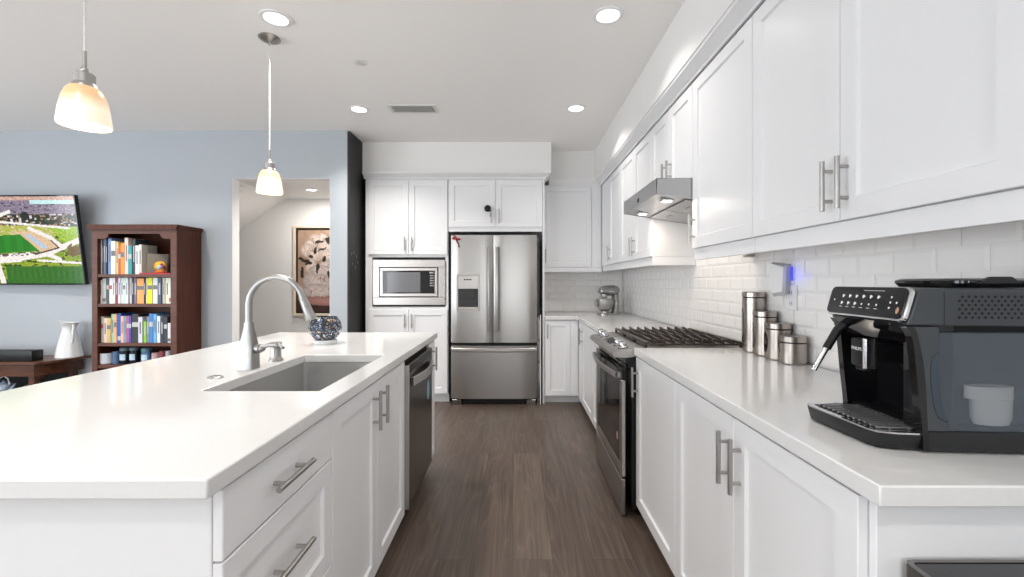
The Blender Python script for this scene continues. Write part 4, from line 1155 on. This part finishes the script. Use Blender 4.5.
# hall details
r = thing('framed_painting', 'tall abstract painting of pale folded shapes in cream frame on the hall wall', 'painting', (-2.9, YH, .77))
px0, px1, pz0, pz1 = -3.268, -2.50, .775, 2.095
fh = face_my(YH - .001)
b = B(fh); ring(b, px0, px1, pz0, pz1, .035, 0, .04, 0, .003); b.build('frame', 'frame', r, world=True)
b = B(fh); ring(b, px0 + .036, px1 - .036, pz0 + .036, pz1 - .036, .03, .005, .022, 0, .002); b.build('liner', 'frame2', r, world=True)
def paint(u, v):
    n = noise.fractal(Vector((u * 5, v * 9, 3)), 1, 2, 4)
    base = (168 + 22 * n, 138 + 18 * n, 118 + 16 * n)
    if v > .86: base = (58 + 16 * n, 36 + 10 * n, 34 + 10 * n)
    x = u; y = v; xs_ = x + .04 * noise.noise(Vector((u * 9, v * 9, 0))); ys_ = y + .02 * noise.noise(Vector((u * 9, v * 9, 5)))
    c = base
    pale = [(.40, .10, .12, .05), (.58, .09, .12, .05), (.28, .17, .15, .06), (.20, .24, .14, .08), (.40, .29, .20, .09), (.62, .20, .16, .06), (.66, .30, .2, .07), (.85, .22, .12, .07), (.30, .44, .14, .09), (.70, .45, .24, .08), (.45, .62, .34, .14), (.45, .75, .36, .09), (.86, .60, .14, .18), (.52, .50, .3, .07)]
    for i, (a, q, rx, ry) in enumerate(pale):
        d = ((xs_ - a) / rx) ** 2 + ((ys_ - q) / ry) ** 2
        if d < 1:
            k = 1 - .20 * d; f = noise.noise(Vector((u * 14 + i * 3, v * 20, i)))
            c = (222 * k + 14 * f, 203 * k + 14 * f, 190 * k + 14 * f)
            if i >= 10: c = (206 * k + 18 * f, 190 * k + 18 * f, 184 * k + 18 * f)
    d = ((xs_ - .58) / .42) ** 2 + ((ys_ - .87) / .06) ** 2
    if d < 1: c = (176 - 30 * d, 132 - 30 * d, 122 - 30 * d)
    rg = abs(noise.noise(Vector((u * 7 + 9, v * 11, 2))))
    if rg < .035 and c[0] > 185: c = (150, 128, 118)
    dark = [(.60, .36, .04, .035, 0), (.30, .33, .05, .02, 0), (.70, .55, .02, .05, 0), (.48, .145, .10, .018, 0), (.72, .13, .09, .045, 0), (.13, .37, .13, .022, .4), (.10, .52, .03, .07, 0), (.45, .47, .035, .07, 0), (.83, .49, .03, .08, 0), (.40, .24, .03, .045, 0), (.55, .24, .10, .012, -1), (.78, .29, .08, .012, -.8), (.24, .41, .10, .02, 0)]
    for a, q, rx, ry, sk in dark:
        yy = ys_ - q - sk * (xs_ - a) * .3
        if ((xs_ - a) / rx) ** 2 + (yy / ry) ** 2 < 1: c = (42, 32, 32)
    return c
pw0, pw1, pv0, pv1 = px0 + .066, px1 - .066, pz0 + .066, pz1 - .066
painted('canvas', paint, 70, 130, lambda u, v: (pw0 + (pw1 - pw0) * u - r.location[0], -.02, pv1 - (pv1 - pv0) * v - r.location[2]), colour_attr_mat('oil_paint', .6), r)
b = B(fh); b.box((pw0 - .002, pv0 - .002, .001), (pw1 + .002, pv1 + .002, .018)); b.build('backing', 'frame2', r, world=True)
b = B()
sa = math.atan2(1.26, 1.809)
def slp(x, y, z): # on slope plane near px(243,206)
    return (-3.47 + x * math.cos(sa) + z * math.sin(sa), 5.52 + y, 2.4443 + x * math.sin(sa) - z * math.cos(sa))
b = B(slp); b.lathe([(.0, .001), (.06, .001), (.058, .02), (.045, .028), (.0, .03)], (0, 0, 0), 28)
tag(b.build('smoke_detector', 'white'), 'round white smoke detector on the sloped hall ceiling', 'smoke detector')

# ================================================================== LEFT: TV, TABLE, BOOKCASE
r = thing('television', 'large wall-mounted flat television tilted down showing an aerial stadium view', 'television', (-4.124, 4.215, 1.245))
tilt = math.radians(7.5); yaw = math.radians(1.5)
TW, TH = 1.445, .845
def tvp(u, v, n):    # u: leftwards from right edge, v up, n toward room
    x = -u; y = -v * math.sin(tilt) - n * math.cos(tilt) ; z = v * math.cos(tilt) - n * math.sin(tilt)
    return (x * math.cos(yaw) - y * 0, y - x * math.sin(yaw) * 1.0, z)
b = B(tvp); b.box((0, 0, -.035), (TW, TH, 0), 0, .003); b.build('cabinet', 'black', r)
b = B(tvp); ring(b, -.001, TW + .001, -.001, TH + .001, .012, 0, .005, 0, .001); b.build('bezel', 'gblack', r)
b = B(tvp); b.box((.5, .25, -.075), (.95, .6, -.036)); b.build('bracket', 'black', r)
def inq(p, q):
    s = None
    for i in range(len(q)):
        a = q[i]; c = q[(i + 1) % len(q)]
        cr = (c[0] - a[0]) * (p[1] - a[1]) - (c[1] - a[1]) * (p[0] - a[0])
        if s is None: s = cr > 0
        elif (cr > 0) != s: return False
    return True
def seg(p, a, c, w_):
    ax, ay = a; dx, dy = c[0] - ax, c[1] - ay
    t = max(0, min(1, ((p[0] - ax) * dx + (p[1] - ay) * dy) / (dx * dx + dy * dy)))
    return math.hypot(p[0] - ax - t * dx, (p[1] - ay - t * dy) * .8) < w_
def tvimg(u, v):
    s = (u - .40) / .60
    nz = noise.fractal(Vector((s * 14, v * 22, 1)), 1, 2, 5); n2 = noise.noise(Vector((s * 45, v * 70, 2))); n3 = noise.cell(Vector((s * 40, v * 60, 3)))
    p = (s, v)
    if v < .045: c = (190 + 20 * n2, 160 + 20 * n2, 150 + 20 * n2)
    elif v < .2:
        c = (138 + 26 * n2, 128 + 26 * n2, 142 + 26 * n2)
        if n3 > .82: c = (90, 85, 100)
        if s > .5 and .045 < v < .085: c = (185, 215, 215)
    elif v < .40:
        c = (165 + 40 * nz, 140 + 40 * nz, 115 + 40 * nz)
        if nz > .12: c = (70, 85, 50)
        if n3 > .78: c = (205, 200, 205)
        elif n3 < .16: c = (52, 62, 42)
    else:
        c = (150 + 45 * nz, 165 + 30 * nz, 60 + 30 * nz)
        if nz > .22: c = (70, 90, 40)
    if .33 < v < .45 and s < .75: c = (200 + 20 * n2, 185 + 20 * n2, 150) if n3 > .45 else (170, 175, 90)
    if inq(p, [(.68, .36), (1.0, .34), (1.0, .52), (.84, .54)]): c = (150 + 25 * n2, 178 + 20 * n2, 45)
    if inq(p, [(.26, .40), (.58, .38), (.82, .60), (.62, .70)]): c = (205, 180, 150)
    if inq(p, [(-.3, .46), (.34, .43), (.53, .62), (-.3, .67)]):
        c = (48, 128, 36) if int(s * 14) % 2 else (56, 138, 42)
    if inq(p, [(.38, .43), (.45, .43), (.64, .58), (.58, .60)]): c = (175, 188, 205)
    if inq(p, [(.0, .66), (.5, .63), (.52, .70), (.0, .73)]) and v < .7: c = (225, 222, 220) if n3 > .3 else (110, 95, 90)
    for a, q, w_ in (((.45, .36), (.68, .47), .018), ((.68, .47), (.80, .58), .022), ((.80, .58), (.62, .66), .020), ((.62, .66), (.30, .71), .020), ((.30, .71), (-.4, .755), .03), ((.80, .58), (1.0, .50), .026), ((.5, .73), (1.02, .765), .010), ((-.1, .30), (.25, .17), .016), ((.05, .28), (.9, .36), .010), ((.03, .76), (.07, 1.0), .03), ((.62, .66), (.76, .72), .02)):
        if seg(p, a, q, w_): c = (222, 216, 212)
    for a, q, w_ in (((.68, .50), (.76, .58), .008), ((.76, .585), (.48, .66), .007)):
        if seg(p, a, q, w_): c = (90, 70, 65)
    if v > .80:
        if .12 < s: c = (60 + 14 * ((int(s * 30) + int(v * 14)) % 2) + 8 * nz, 112 + 12 * ((int(s * 30)) % 2), 42)
        elif s < .03: c = (150, 175, 70)
    if ((s - .93) / .08) ** 2 + ((v - .62) / .07) ** 2 < 1 + nz: c = (120, 100, 55)
    if ((s - .42) / .05) ** 2 + ((v - .22) / .05) ** 2 < 1: c = (40, 52, 36)
    g_ = 1 + (.05 if .43 < v < .67 and s < .5 else .15) * n2
    return tuple(((q - 128) * 1.25 + 116) * g_ for q in c)
b = painted('screen', tvimg, 240, 140, lambda u, v: tvp(TW - .012 - (TW - .024) * u, TH - .012 - (TH - .024) * v, .0015), colour_attr_mat('screen_picture', .15, .85), r)

# console table
r = thing('console_table', 'dark walnut console table with angled end below the television', 'table', (-4.9, 4.05, 0))
b = B(); tp = [(-6.2, 3.88), (-4.25, 3.88), (-4.125, 4.10), (-4.125, 4.270), (-6.2, 4.270)]
b.prism(tp, 'z', .535, .56); b.build('tabletop', 'woodt', r, world=True, bevel=.004)
b = B(); b.prism([(-6.17, 3.91), (-4.29, 3.91), (-4.20, 4.10), (-4.20, 4.26), (-6.17, 4.26)], 'z', .43, .534); b.build('apron', 'woodt', r, world=True)
for (x, y) in ((-6.1, 3.95), (-4.33, 3.95), (-6.1, 4.22), (-4.25, 4.22)):
    b = B(); b.box((x - .025, y - .025, 0), (x + .025, y + .025, .43), 0, .003); b.build('leg', 'woodt', r, world=True)
b = B(); b.tube([(-4.29, 4.0, .43), (-4.36, 4.0, .36), (-4.50, 4.02, .30)], .018, 8); b.build('brace', 'woodt', r, world=True)
b = B(); b.box((-6.12, 3.93, .22), (-4.30, 4.25, .245)); b.build('shelf', 'woodt', r, world=True)
b = B(); b.box((-6.0, 4.255, .246), (-4.33, 4.262, .429)); b.build('back_panel', 'black', r, world=True)
b = B(); b.box((-5.30, 3.93, .5602), (-4.33, 4.03, .655), 0, .006, 2)
o = b.build('soundbar', 'black'); tag(o, 'long black soundbar lying on the console table below the television', 'soundbar')
# white pitcher
r = thing('pitcher', 'white ceramic ribbed pitcher standing on the console table beside the bookcase', 'pitcher', (-4.235, 4.165, .5602))
r.scale = (.90, .90, 1.03)
b = B(); seg_n = 40; L = []
pr = [(.108, 0), (.112, .006), (.104, .05), (.086, .13), (.068, .20), (.056, .245), (.058, .275), (.070, .298), (.088, .318)]
def jug(rad, z, inner=0):
    out = []
    for k in range(seg_n):
        a = 2 * PI * k / seg_n
        q = rad - inner
        if z < .22: q *= 1 + .02 * math.cos(a * 10)
        sp_ = 1 + (.32 * max(0, math.cos(a - PI)) ** 6 if z > .28 else 0)
        out.append((q * math.cos(a) * sp_, q * math.sin(a), z + (.012 * max(0, math.cos(a - PI)) ** 4 if z > .28 else 0)))
    return out
for q, z in pr: L.append(jug(q, z))
for q, z in reversed(pr[1:]): L.append(jug(q, z, .005))
b.loops(L); b.build('body', 'ceramic', r)
b = B(); b.tube([(.066, -.02, .292), (.088, -.04, .290), (.094, -.05, .255), (.090, -.05, .20), (.078, -.045, .14)], [.009, .010, .010, .009, .007], 10); b.build('handle', 'ceramic', r)
# little pale teapot on the lower shelf
r = thing('small_teapot', 'small pale blue and white teapot under the console table at left edge', 'teapot', (-4.72, 4.05, .2455))
r.scale = (.8, .8, .68)
tpm = noise_mat('blue_white_glaze', S(215, 222, 228), S(120, 150, 185), (22, 22, 22), .2)
b = B(); b.lathe([(.0, 0), (.045, 0), (.075, .03), (.088, .07), (.080, .11), (.05, .14), (.0, .15)], (0, 0, 0), 24); b.build('body', tpm, r)
b = B(); b.tube([(.075, 0, .05), (.11, 0, .09), (.135, 0, .135)], [.018, .012, .009], 10); b.build('spout', tpm, r)
b = B(); b.tube([(-.07, 0, .12), (-.05, 0, .20), (.0, 0, .235), (.05, 0, .20), (.07, 0, .12)], .007, 8); b.build('handle', 'ceramic', r)
b = B(); b.lathe([(.0, .141), (.03, .143), (.012, .158), (.014, .17), (.0, .175)], (0, 0, 0), 16); b.build('lid', tpm, r)

# bookcase
BX0, BX1, BY0, BY1, BZ = -3.824, -3.060, 3.965, 4.272, 1.768
r = thing('bookcase', 'tall dark cherry wood bookcase full of books beside the television', 'bookcase', ((BX0 + BX1) / 2, 4.1, 0))
b = B()
b.box((BX0, BY0, 0), (BX0 + .048, BY1, BZ - .03), 0, .002); b.box((BX1 - .03, BY0 + .004, 0), (BX1, BY1, BZ - .03), 0, .002)
b.box((BX0 + .048, BY1 - .008, .08), (BX1 - .03, BY1, BZ - .03))
b.build('case', 'wood', r, world=True)
b = B(); b.box((BX1 - .055, BY0 - .004, .0), (BX1 - .0005, BY0 + .003, BZ - .03), 0, .001); b.box((BX0 + .0005, BY0 - .004, .0), (BX0 + .050, BY0 - .0005, BZ - .03), 0, .001); b.build('face_frame', 'woodh', r, world=True)
b = B()
b.prism([(BX0 - .004, BZ - .03), (BX0 - .012, BZ - .022), (BX0 - .022, BZ - .01), (BX0 - .034, BZ + .004), (BX0 - .036, BZ + .018), (BX1 + .02, BZ + .018), (BX1 + .018, BZ + .004), (BX1 + .010, BZ - .01), (BX1 + .004, BZ - .022), (BX1 + .002, BZ - .03)], 'y', BY0 - .022, BY1)
b.build('crown', 'wood', r, world=True)
# arched valance
pts = [(BX0 + .05, BZ - .031)]
va = [(BX0 + .05, BZ - .108), (BX0 + .105, BZ - .108)]
for k in range(7):
    a = PI * .5 * k / 6; va.append((BX0 + .105 + .045 * math.sin(a) , BZ - .108 + .045 * (1 - math.cos(a))))
vr = []
for k in range(7):
    a = PI * .5 * (6 - k) / 6; vr.append((BX1 - .105 - .045 * math.sin(a), BZ - .108 + .045 * (1 - math.cos(a))))
va += vr + [(BX1 - .105, BZ - .108), (BX1 - .055, BZ - .108), (BX1 - .055, BZ - .031)]
# build as strips to stay non-concave
b = B()
pl = sorted(va[:-1], key=lambda p: p[0])
for (a, c) in zip(pl[:-1], pl[1:]):
    if c[0] - a[0] > 1e-4:
        b.prism([(a[0], a[1]), (c[0], c[1]), (c[0], BZ - .031), (a[0], BZ - .031)], 'y', BY0 - .003, BY0 + .014)
b.build('valance', 'woodh', r, world=True)
SH = [1.340, 1.073, .718, .520, .16]
for z in SH:
    b = B(); b.box((BX0 + .049, BY0, z - .028), (BX1 - .031, BY1 - .009, z), 0, .002); b.build('shelf', 'woodh', r, world=True)

def book_mat(c):
    return mat('book_cover', S(*c), .55)
book_labels = set()
cname_cache = {}
def cname(c):
    r_, g_, b_ = c
    mx, mn = max(c), min(c); l_ = (mx + mn) / 2
    if mx - mn < 22:
        return 'white' if l_ > 205 else 'pale grey' if l_ > 165 else 'grey' if l_ > 95 else 'black'
    import colorsys
    h, s_, v_ = colorsys.rgb_to_hsv(r_ / 255, g_ / 255, b_ / 255); h *= 360
    if v_ < .45: return {0: 'dark red', 1: 'dark brown', 2: 'dark green', 3: 'navy', 4: 'dark purple'}[0 if h < 20 or h > 330 else 1 if h < 60 else 2 if h < 170 else 3 if h < 255 else 4]
    soft = s_ < .22
    if h < 18 or h > 335: n = 'red' if s_ > .5 else 'pink'
    elif h < 42: n = 'orange' if s_ > .45 else 'cream'
    elif h < 70: n = 'yellow' if s_ > .5 else 'cream'
    elif h < 165: n = 'green'
    elif h < 195: n = 'teal'
    elif h < 260: n = 'blue'
    else: n = 'purple'
    return ('pale ' + n) if soft and n != 'cream' else n
rows = [
 ('top book shelf', 1.340, [(98.2, 102.2, 239, (186, 196, 204), 0), (102.3, 103.4, 240, (34, 40, 58), 0), (103.5, 106, 239, (112, 120, 136), 0), (106.1, 107.7, 240, (28, 36, 62), 0), (107.8, 111.3, 237.5, (120, 145, 192), 0), (111.4, 115.8, 241, (226, 226, 216), 1), (115.9, 118.1, 242, (225, 195, 130), 0), (118.2, 121, 246, (190, 88, 68), 1), (121.1, 124.7, 243, (236, 152, 62), 1), (124.8, 128.4, 237, (226, 202, 192), 0), (128.5, 132.2, 246, (62, 150, 156), 1), (132.3, 135.1, 239, (52, 66, 70), 0), (135.3, 138.9, 245.5, (232, 236, 236), 0), (139.0, 141.9, 244.5, (204, 202, 192), 0)]),
 ('second book shelf', 1.073, [(100, 102.6, 280, (216, 214, 204), 0), (102.7, 106.4, 278.5, (188, 194, 190), 2), (106.5, 109.2, 277, (74, 88, 94), 1), (109.3, 112.3, 277, (236, 236, 242), 1), (112.4, 115.4, 277.4, (222, 228, 226), 0), (115.5, 117.9, 277.5, (152, 62, 66), 0), (118, 120.7, 277, (200, 214, 236), 0), (120.8, 122.9, 278, (236, 206, 206), 0), (123, 125.7, 277, (190, 222, 204), 1), (125.8, 128.3, 277, (226, 230, 240), 0), (129.9, 131.6, 276, (214, 208, 202), 0), (131.7, 133.9, 277, (60, 48, 82), 0), (134, 136.6, 277, (112, 112, 128), 0), (137, 143.9, 278.5, (236, 166, 96), 1), (144, 145.8, 277.6, (24, 24, 26), 0), (145.9, 147.3, 278, (216, 214, 190), 0), (147.4, 152.4, 277, (222, 218, 42), 1), (152.6, 157.3, 277.4, (226, 231, 238), 1), (157.4, 161.4, 277, (76, 92, 104), 0), (162.4, 165.1, 277.6, (190, 182, 182), 0), (165.2, 168.9, 278, (224, 228, 190), 0), (169, 171.4, 277.2, (214, 222, 234), 2)]),
 ('third book shelf', .718, [(98.9, 103.6, 316.5, (190, 186, 176), 1), (103.7, 106.9, 318, (226, 210, 200), 0), (107, 111.1, 318, (206, 170, 110), 1), (111.2, 113.8, 314, (140, 194, 170), 0), (113.9, 117, 314, (230, 164, 118), 1), (117.1, 120.8, 313.5, (44, 92, 174), 2), (120.9, 123.8, 316, (236, 182, 162), 0), (123.9, 126.2, 316, (120, 160, 190), 0), (126.3, 128.9, 316, (190, 80, 130), 1), (129, 131.5, 316, (58, 78, 158), 1), (131.6, 138.3, 314, (52, 52, 56), 1), (138.5, 142.7, 317, (206, 206, 216), 0), (143.7, 146.8, 321.5, (134, 190, 60), 0), (146.9, 149.2, 316.5, (130, 130, 152), 0), (149.3, 153.3, 313.5, (68, 128, 188), 1), (153.4, 156.8, 314, (110, 170, 216), 0), (157.1, 160.2, 316, (226, 231, 240), 0), (160.3, 163.5, 317, (48, 58, 76), 0), (163.6, 167.3, 317, (60, 60, 64), 1), (168, 171, 323, (220, 220, 226), 2)]),
]
DB = 4.0
def px2x(p, d=DB): return (p - 516.5) * d / F
bandm = [mat('book_band_white', S(185, 185, 182), .5), mat('book_band_dark', S(110, 108, 112), .5), mat('book_band_red', S(175, 90, 85), .5)]
for rn, z, bl_ in rows:
    names = [cname(q[3]) for q in bl_]
    for i, (a, c, ty, colr, deco) in enumerate(bl_):
        xa = px2x(a) + .001; xc = px2x(c) - .001
        top_ = H + (282 - ty) * DB / F
        if a > 168.5 or True:
            xc = min(xc, BX1 - .036)
        h = min(top_ - z, {1.340: .332, 1.073: .236, .718: .320}[z]); dpt = random.uniform(.14, .19); y0 = DB - .005 + random.uniform(0, .008)
        b = B(); t = min(.0022, (xc - xa) * .22)
        b.box((xa, y0, z + .0008), (xa + t, y0 + dpt, z + h)); b.box((xc - t, y0, z + .0008), (xc, y0 + dpt, z + h)); b.box((xa + t, y0, z + .0008), (xc - t, y0 + .003, z + h))
        b.box((xa + t, y0 + .003, z + .003), (xc - t, y0 + dpt - .004, z + h - .003), 1)
        bmm = bandm[0]
        if deco == 1 or deco == 2:
            lum = sum(colr) / 3
            bmm = bandm[0] if lum < 150 else bandm[1 if i % 3 else 2]
            zz = (.55, .08)[deco - 1]; hh = (.16, .14)[deco - 1]
            b.box((xa + t * .6, y0 - .0005, z + h * zz), (xc - t * .6, y0 + .0004, z + h * (zz + hh)), 2)
            pass
        else:
            bmm = bandm[1] if sum(colr) / 3 > 150 else bandm[0]
            w3 = (xc - xa) * .18; xm_ = (xa + xc) / 2
            b.box((xm_ - w3, y0 - .0005, z + h * .35), (xm_ + w3, y0 + .0004, z + h * .80), 2)
        o = b.build('book', [book_mat(colr), 'page', bmm])
        th = 'slim ' if c - a < 2.4 else 'thick ' if c - a > 4.4 else ''
        if i == 0: lab = f'{th}{names[i]} book at the left end of the {rn}'
        elif i == len(bl_) - 1: lab = f'{th}{names[i]} book at the right end of the {rn}'
        else: lab = f'{th}{names[i]} book between {names[i-1]} and {names[i+1]} books on {rn}'
        if lab in book_labels:
            lab = lab.replace('book between', 'book further right between', 1)
        book_labels.add(lab)
        tag(o, lab, 'book', 'upright books on the ' + rn)
# leaning grey book, red flat book, ornament
b = B()
ang = math.radians(12)
xL = px2x(143.2)
def lean(x, y, z): return (xL + x * math.cos(ang) + z * math.sin(ang) * .35, y + DB + .035 + x * 1.1, 1.341 + z)
b = B(lean)
b.box((0, 0, 0), (.10, .004, .19)); b.box((.0, .020, 0), (.10, .024, .19)); b.box((.002, .004, .003), (.098, .020, .187), 1); b.box((-.003, 0, 0), (0, .024, .19))
tag(b.build('book', [book_mat((150, 144, 132)), 'page']), 'grey book leaning cover-out behind the yellow ornament on the top book shelf', 'book')
b = B(); xa, xc = px2x(140.8, 3.985), px2x(170.9, 3.985)
b.box((xa, 3.972, 1.3405), (xc, 3.995, 1.343)); b.box((xa, 3.972, 1.3505), (xc, 3.995, 1.353)); b.box((xa, 3.970, 1.3405), (xc, 3.972, 1.353)); b.box((xa + .002, 3.9725, 1.343), (xc - .002, 3.994, 1.3505), 1)
b.v = [(x, (y - 3.97) * 5.2 + 3.97, z) if False else (x, y, z) for x, y, z in b.v]
tag(b.build('book', [book_mat((176, 34, 52)), 'page']), 'flat red book lying at the front of the top book shelf under the ornament', 'book')
r = thing('ornament', 'small round yellow and purple ornament on the red book in the bookcase', 'ornament', (px2x(156.5), 4.015, 1.3535))
ym = mat('yellow_glaze', S(222, 165, 40), .3)
# rounded bun with coloured pebbles
b = B(); b.ball((0, .03, .062), .050, 20, 0, (1.15, .6, .95)); b.build('dome', ym, r)
b = B(); b.ball((.006, .008, .05), .022, 14, 0, (1, .6, 1)); b.build('inset', mat('pale_blue_glaze', S(150, 190, 200), .3), r)
b = B(); b.ball((.040, .010, .055), .017, 12, 0); b.ball((.028, .008, .078), .012, 12, 0); b.build('knob', mat('purple_glaze', S(140, 70, 130), .3), r)
b = B(); b.lathe([(.0, 0), (.045, 0), (.05, .01), (.04, .02), (.0, .022)], (.006, .02, 0), 20, sy=.6); b.build('base', mat('orange_glaze', S(205, 95, 40), .3), r)

# crockery on the lowest visible shelf
def cup(kind, label, pxc, pxw, ty, colr, lid=None, label_band=False):
    d = 4.03; x = px2x(pxc, d); rad = pxw * d / F / 2; h = H + (282 - ty) * d / F - .520
    r = thing(kind, label, kind.split('_')[-1], (x, d + rad * .3, .5205), group='crockery on the low bookcase shelf')
    mm = mat('glaze', S(*colr), .2)
    b = B(); hh = h * (.8 if lid else 1)
    if kind == 'ceramic_bowl': pf = [(.0, 0), (rad * .9, 0), (rad, .008), (rad, hh), (rad * .93, hh), (rad * .9, .01), (.0, .008)]
    else: pf = [(.0, 0), (rad * .85, 0), (rad * .95, .01), (rad * .95, hh), (rad * .87, hh), (rad * .83, .01), (.0, .008)]
    b.lathe(pf, (0, 0, 0), 24, cap=False); b.build('body', mm, r)
    if lid:
        b = B(); b.lathe([(.0, hh + .001), (rad * 1.0, hh + .001), (rad * 1.0, h * .95), (rad * .8, h), (.0, h)], (0, 0, 0), 24); b.build('lid', mat('jar_lid', S(*lid), .35), r)
    else:
        if kind == 'mug':
            b = B(); b.tube([(rad * .95, 0, hh * .8), (rad * 1.5, 0, hh * .7), (rad * 1.5, 0, hh * .35), (rad * .95, 0, hh * .25)], .004, 8); b.build('handle', mm, r)
    if label_band:
        b = B(); n = 10
        b.loops([[((rad * .955 + q) * math.cos(-PI / 2 + (k / n - .5) * 1.6), (rad * .955 + q) * math.sin(-PI / 2 + (k / n - .5) * 1.6), zz) for q, zz, in ((0, hh * .3), (0, hh * .75), (.001, hh * .75), (.001, hh * .3))] for k in range(n + 1)]); b.build('paper_label', mat('label_paper', S(190, 215, 230), .6), r)
    return r
cup('ceramic_bowl', 'straight-sided white bowl at the left of the low bookcase shelf', 105, 13, 353, (205, 208, 214))
cup('mug', 'slate blue mug right of the white bowl on the low bookcase shelf', 115.7, 6.2, 351.5, (92, 120, 160))
cup('lidded_jar', 'dark jar with grey-blue lid and pale label right of the blue mug', 123.8, 8.2, 347.5, (30, 38, 46), (96, 112, 124), True)
cup('lidded_jar', 'dark jar with pale label second in the pair beside the mug', 133.4, 8.0, 347, (26, 34, 44), (80, 100, 110), True)
cup('lidded_jar', 'blue jar with wide teal lid in the middle of the low bookcase shelf', 145.5, 8.6, 348, (78, 120, 160), (86, 132, 140), True)
cup('mug', 'pale pink mug right of the teal-lidded jar', 154.6, 6.4, 353, (214, 176, 180))
cup('mug', 'dull red mug between the pink mug and the white mug', 161.5, 5.2, 351, (150, 78, 82))
cup('mug', 'small white mug at the right end of the low bookcase shelf', 168.0, 5.2, 351, (196, 198, 206))
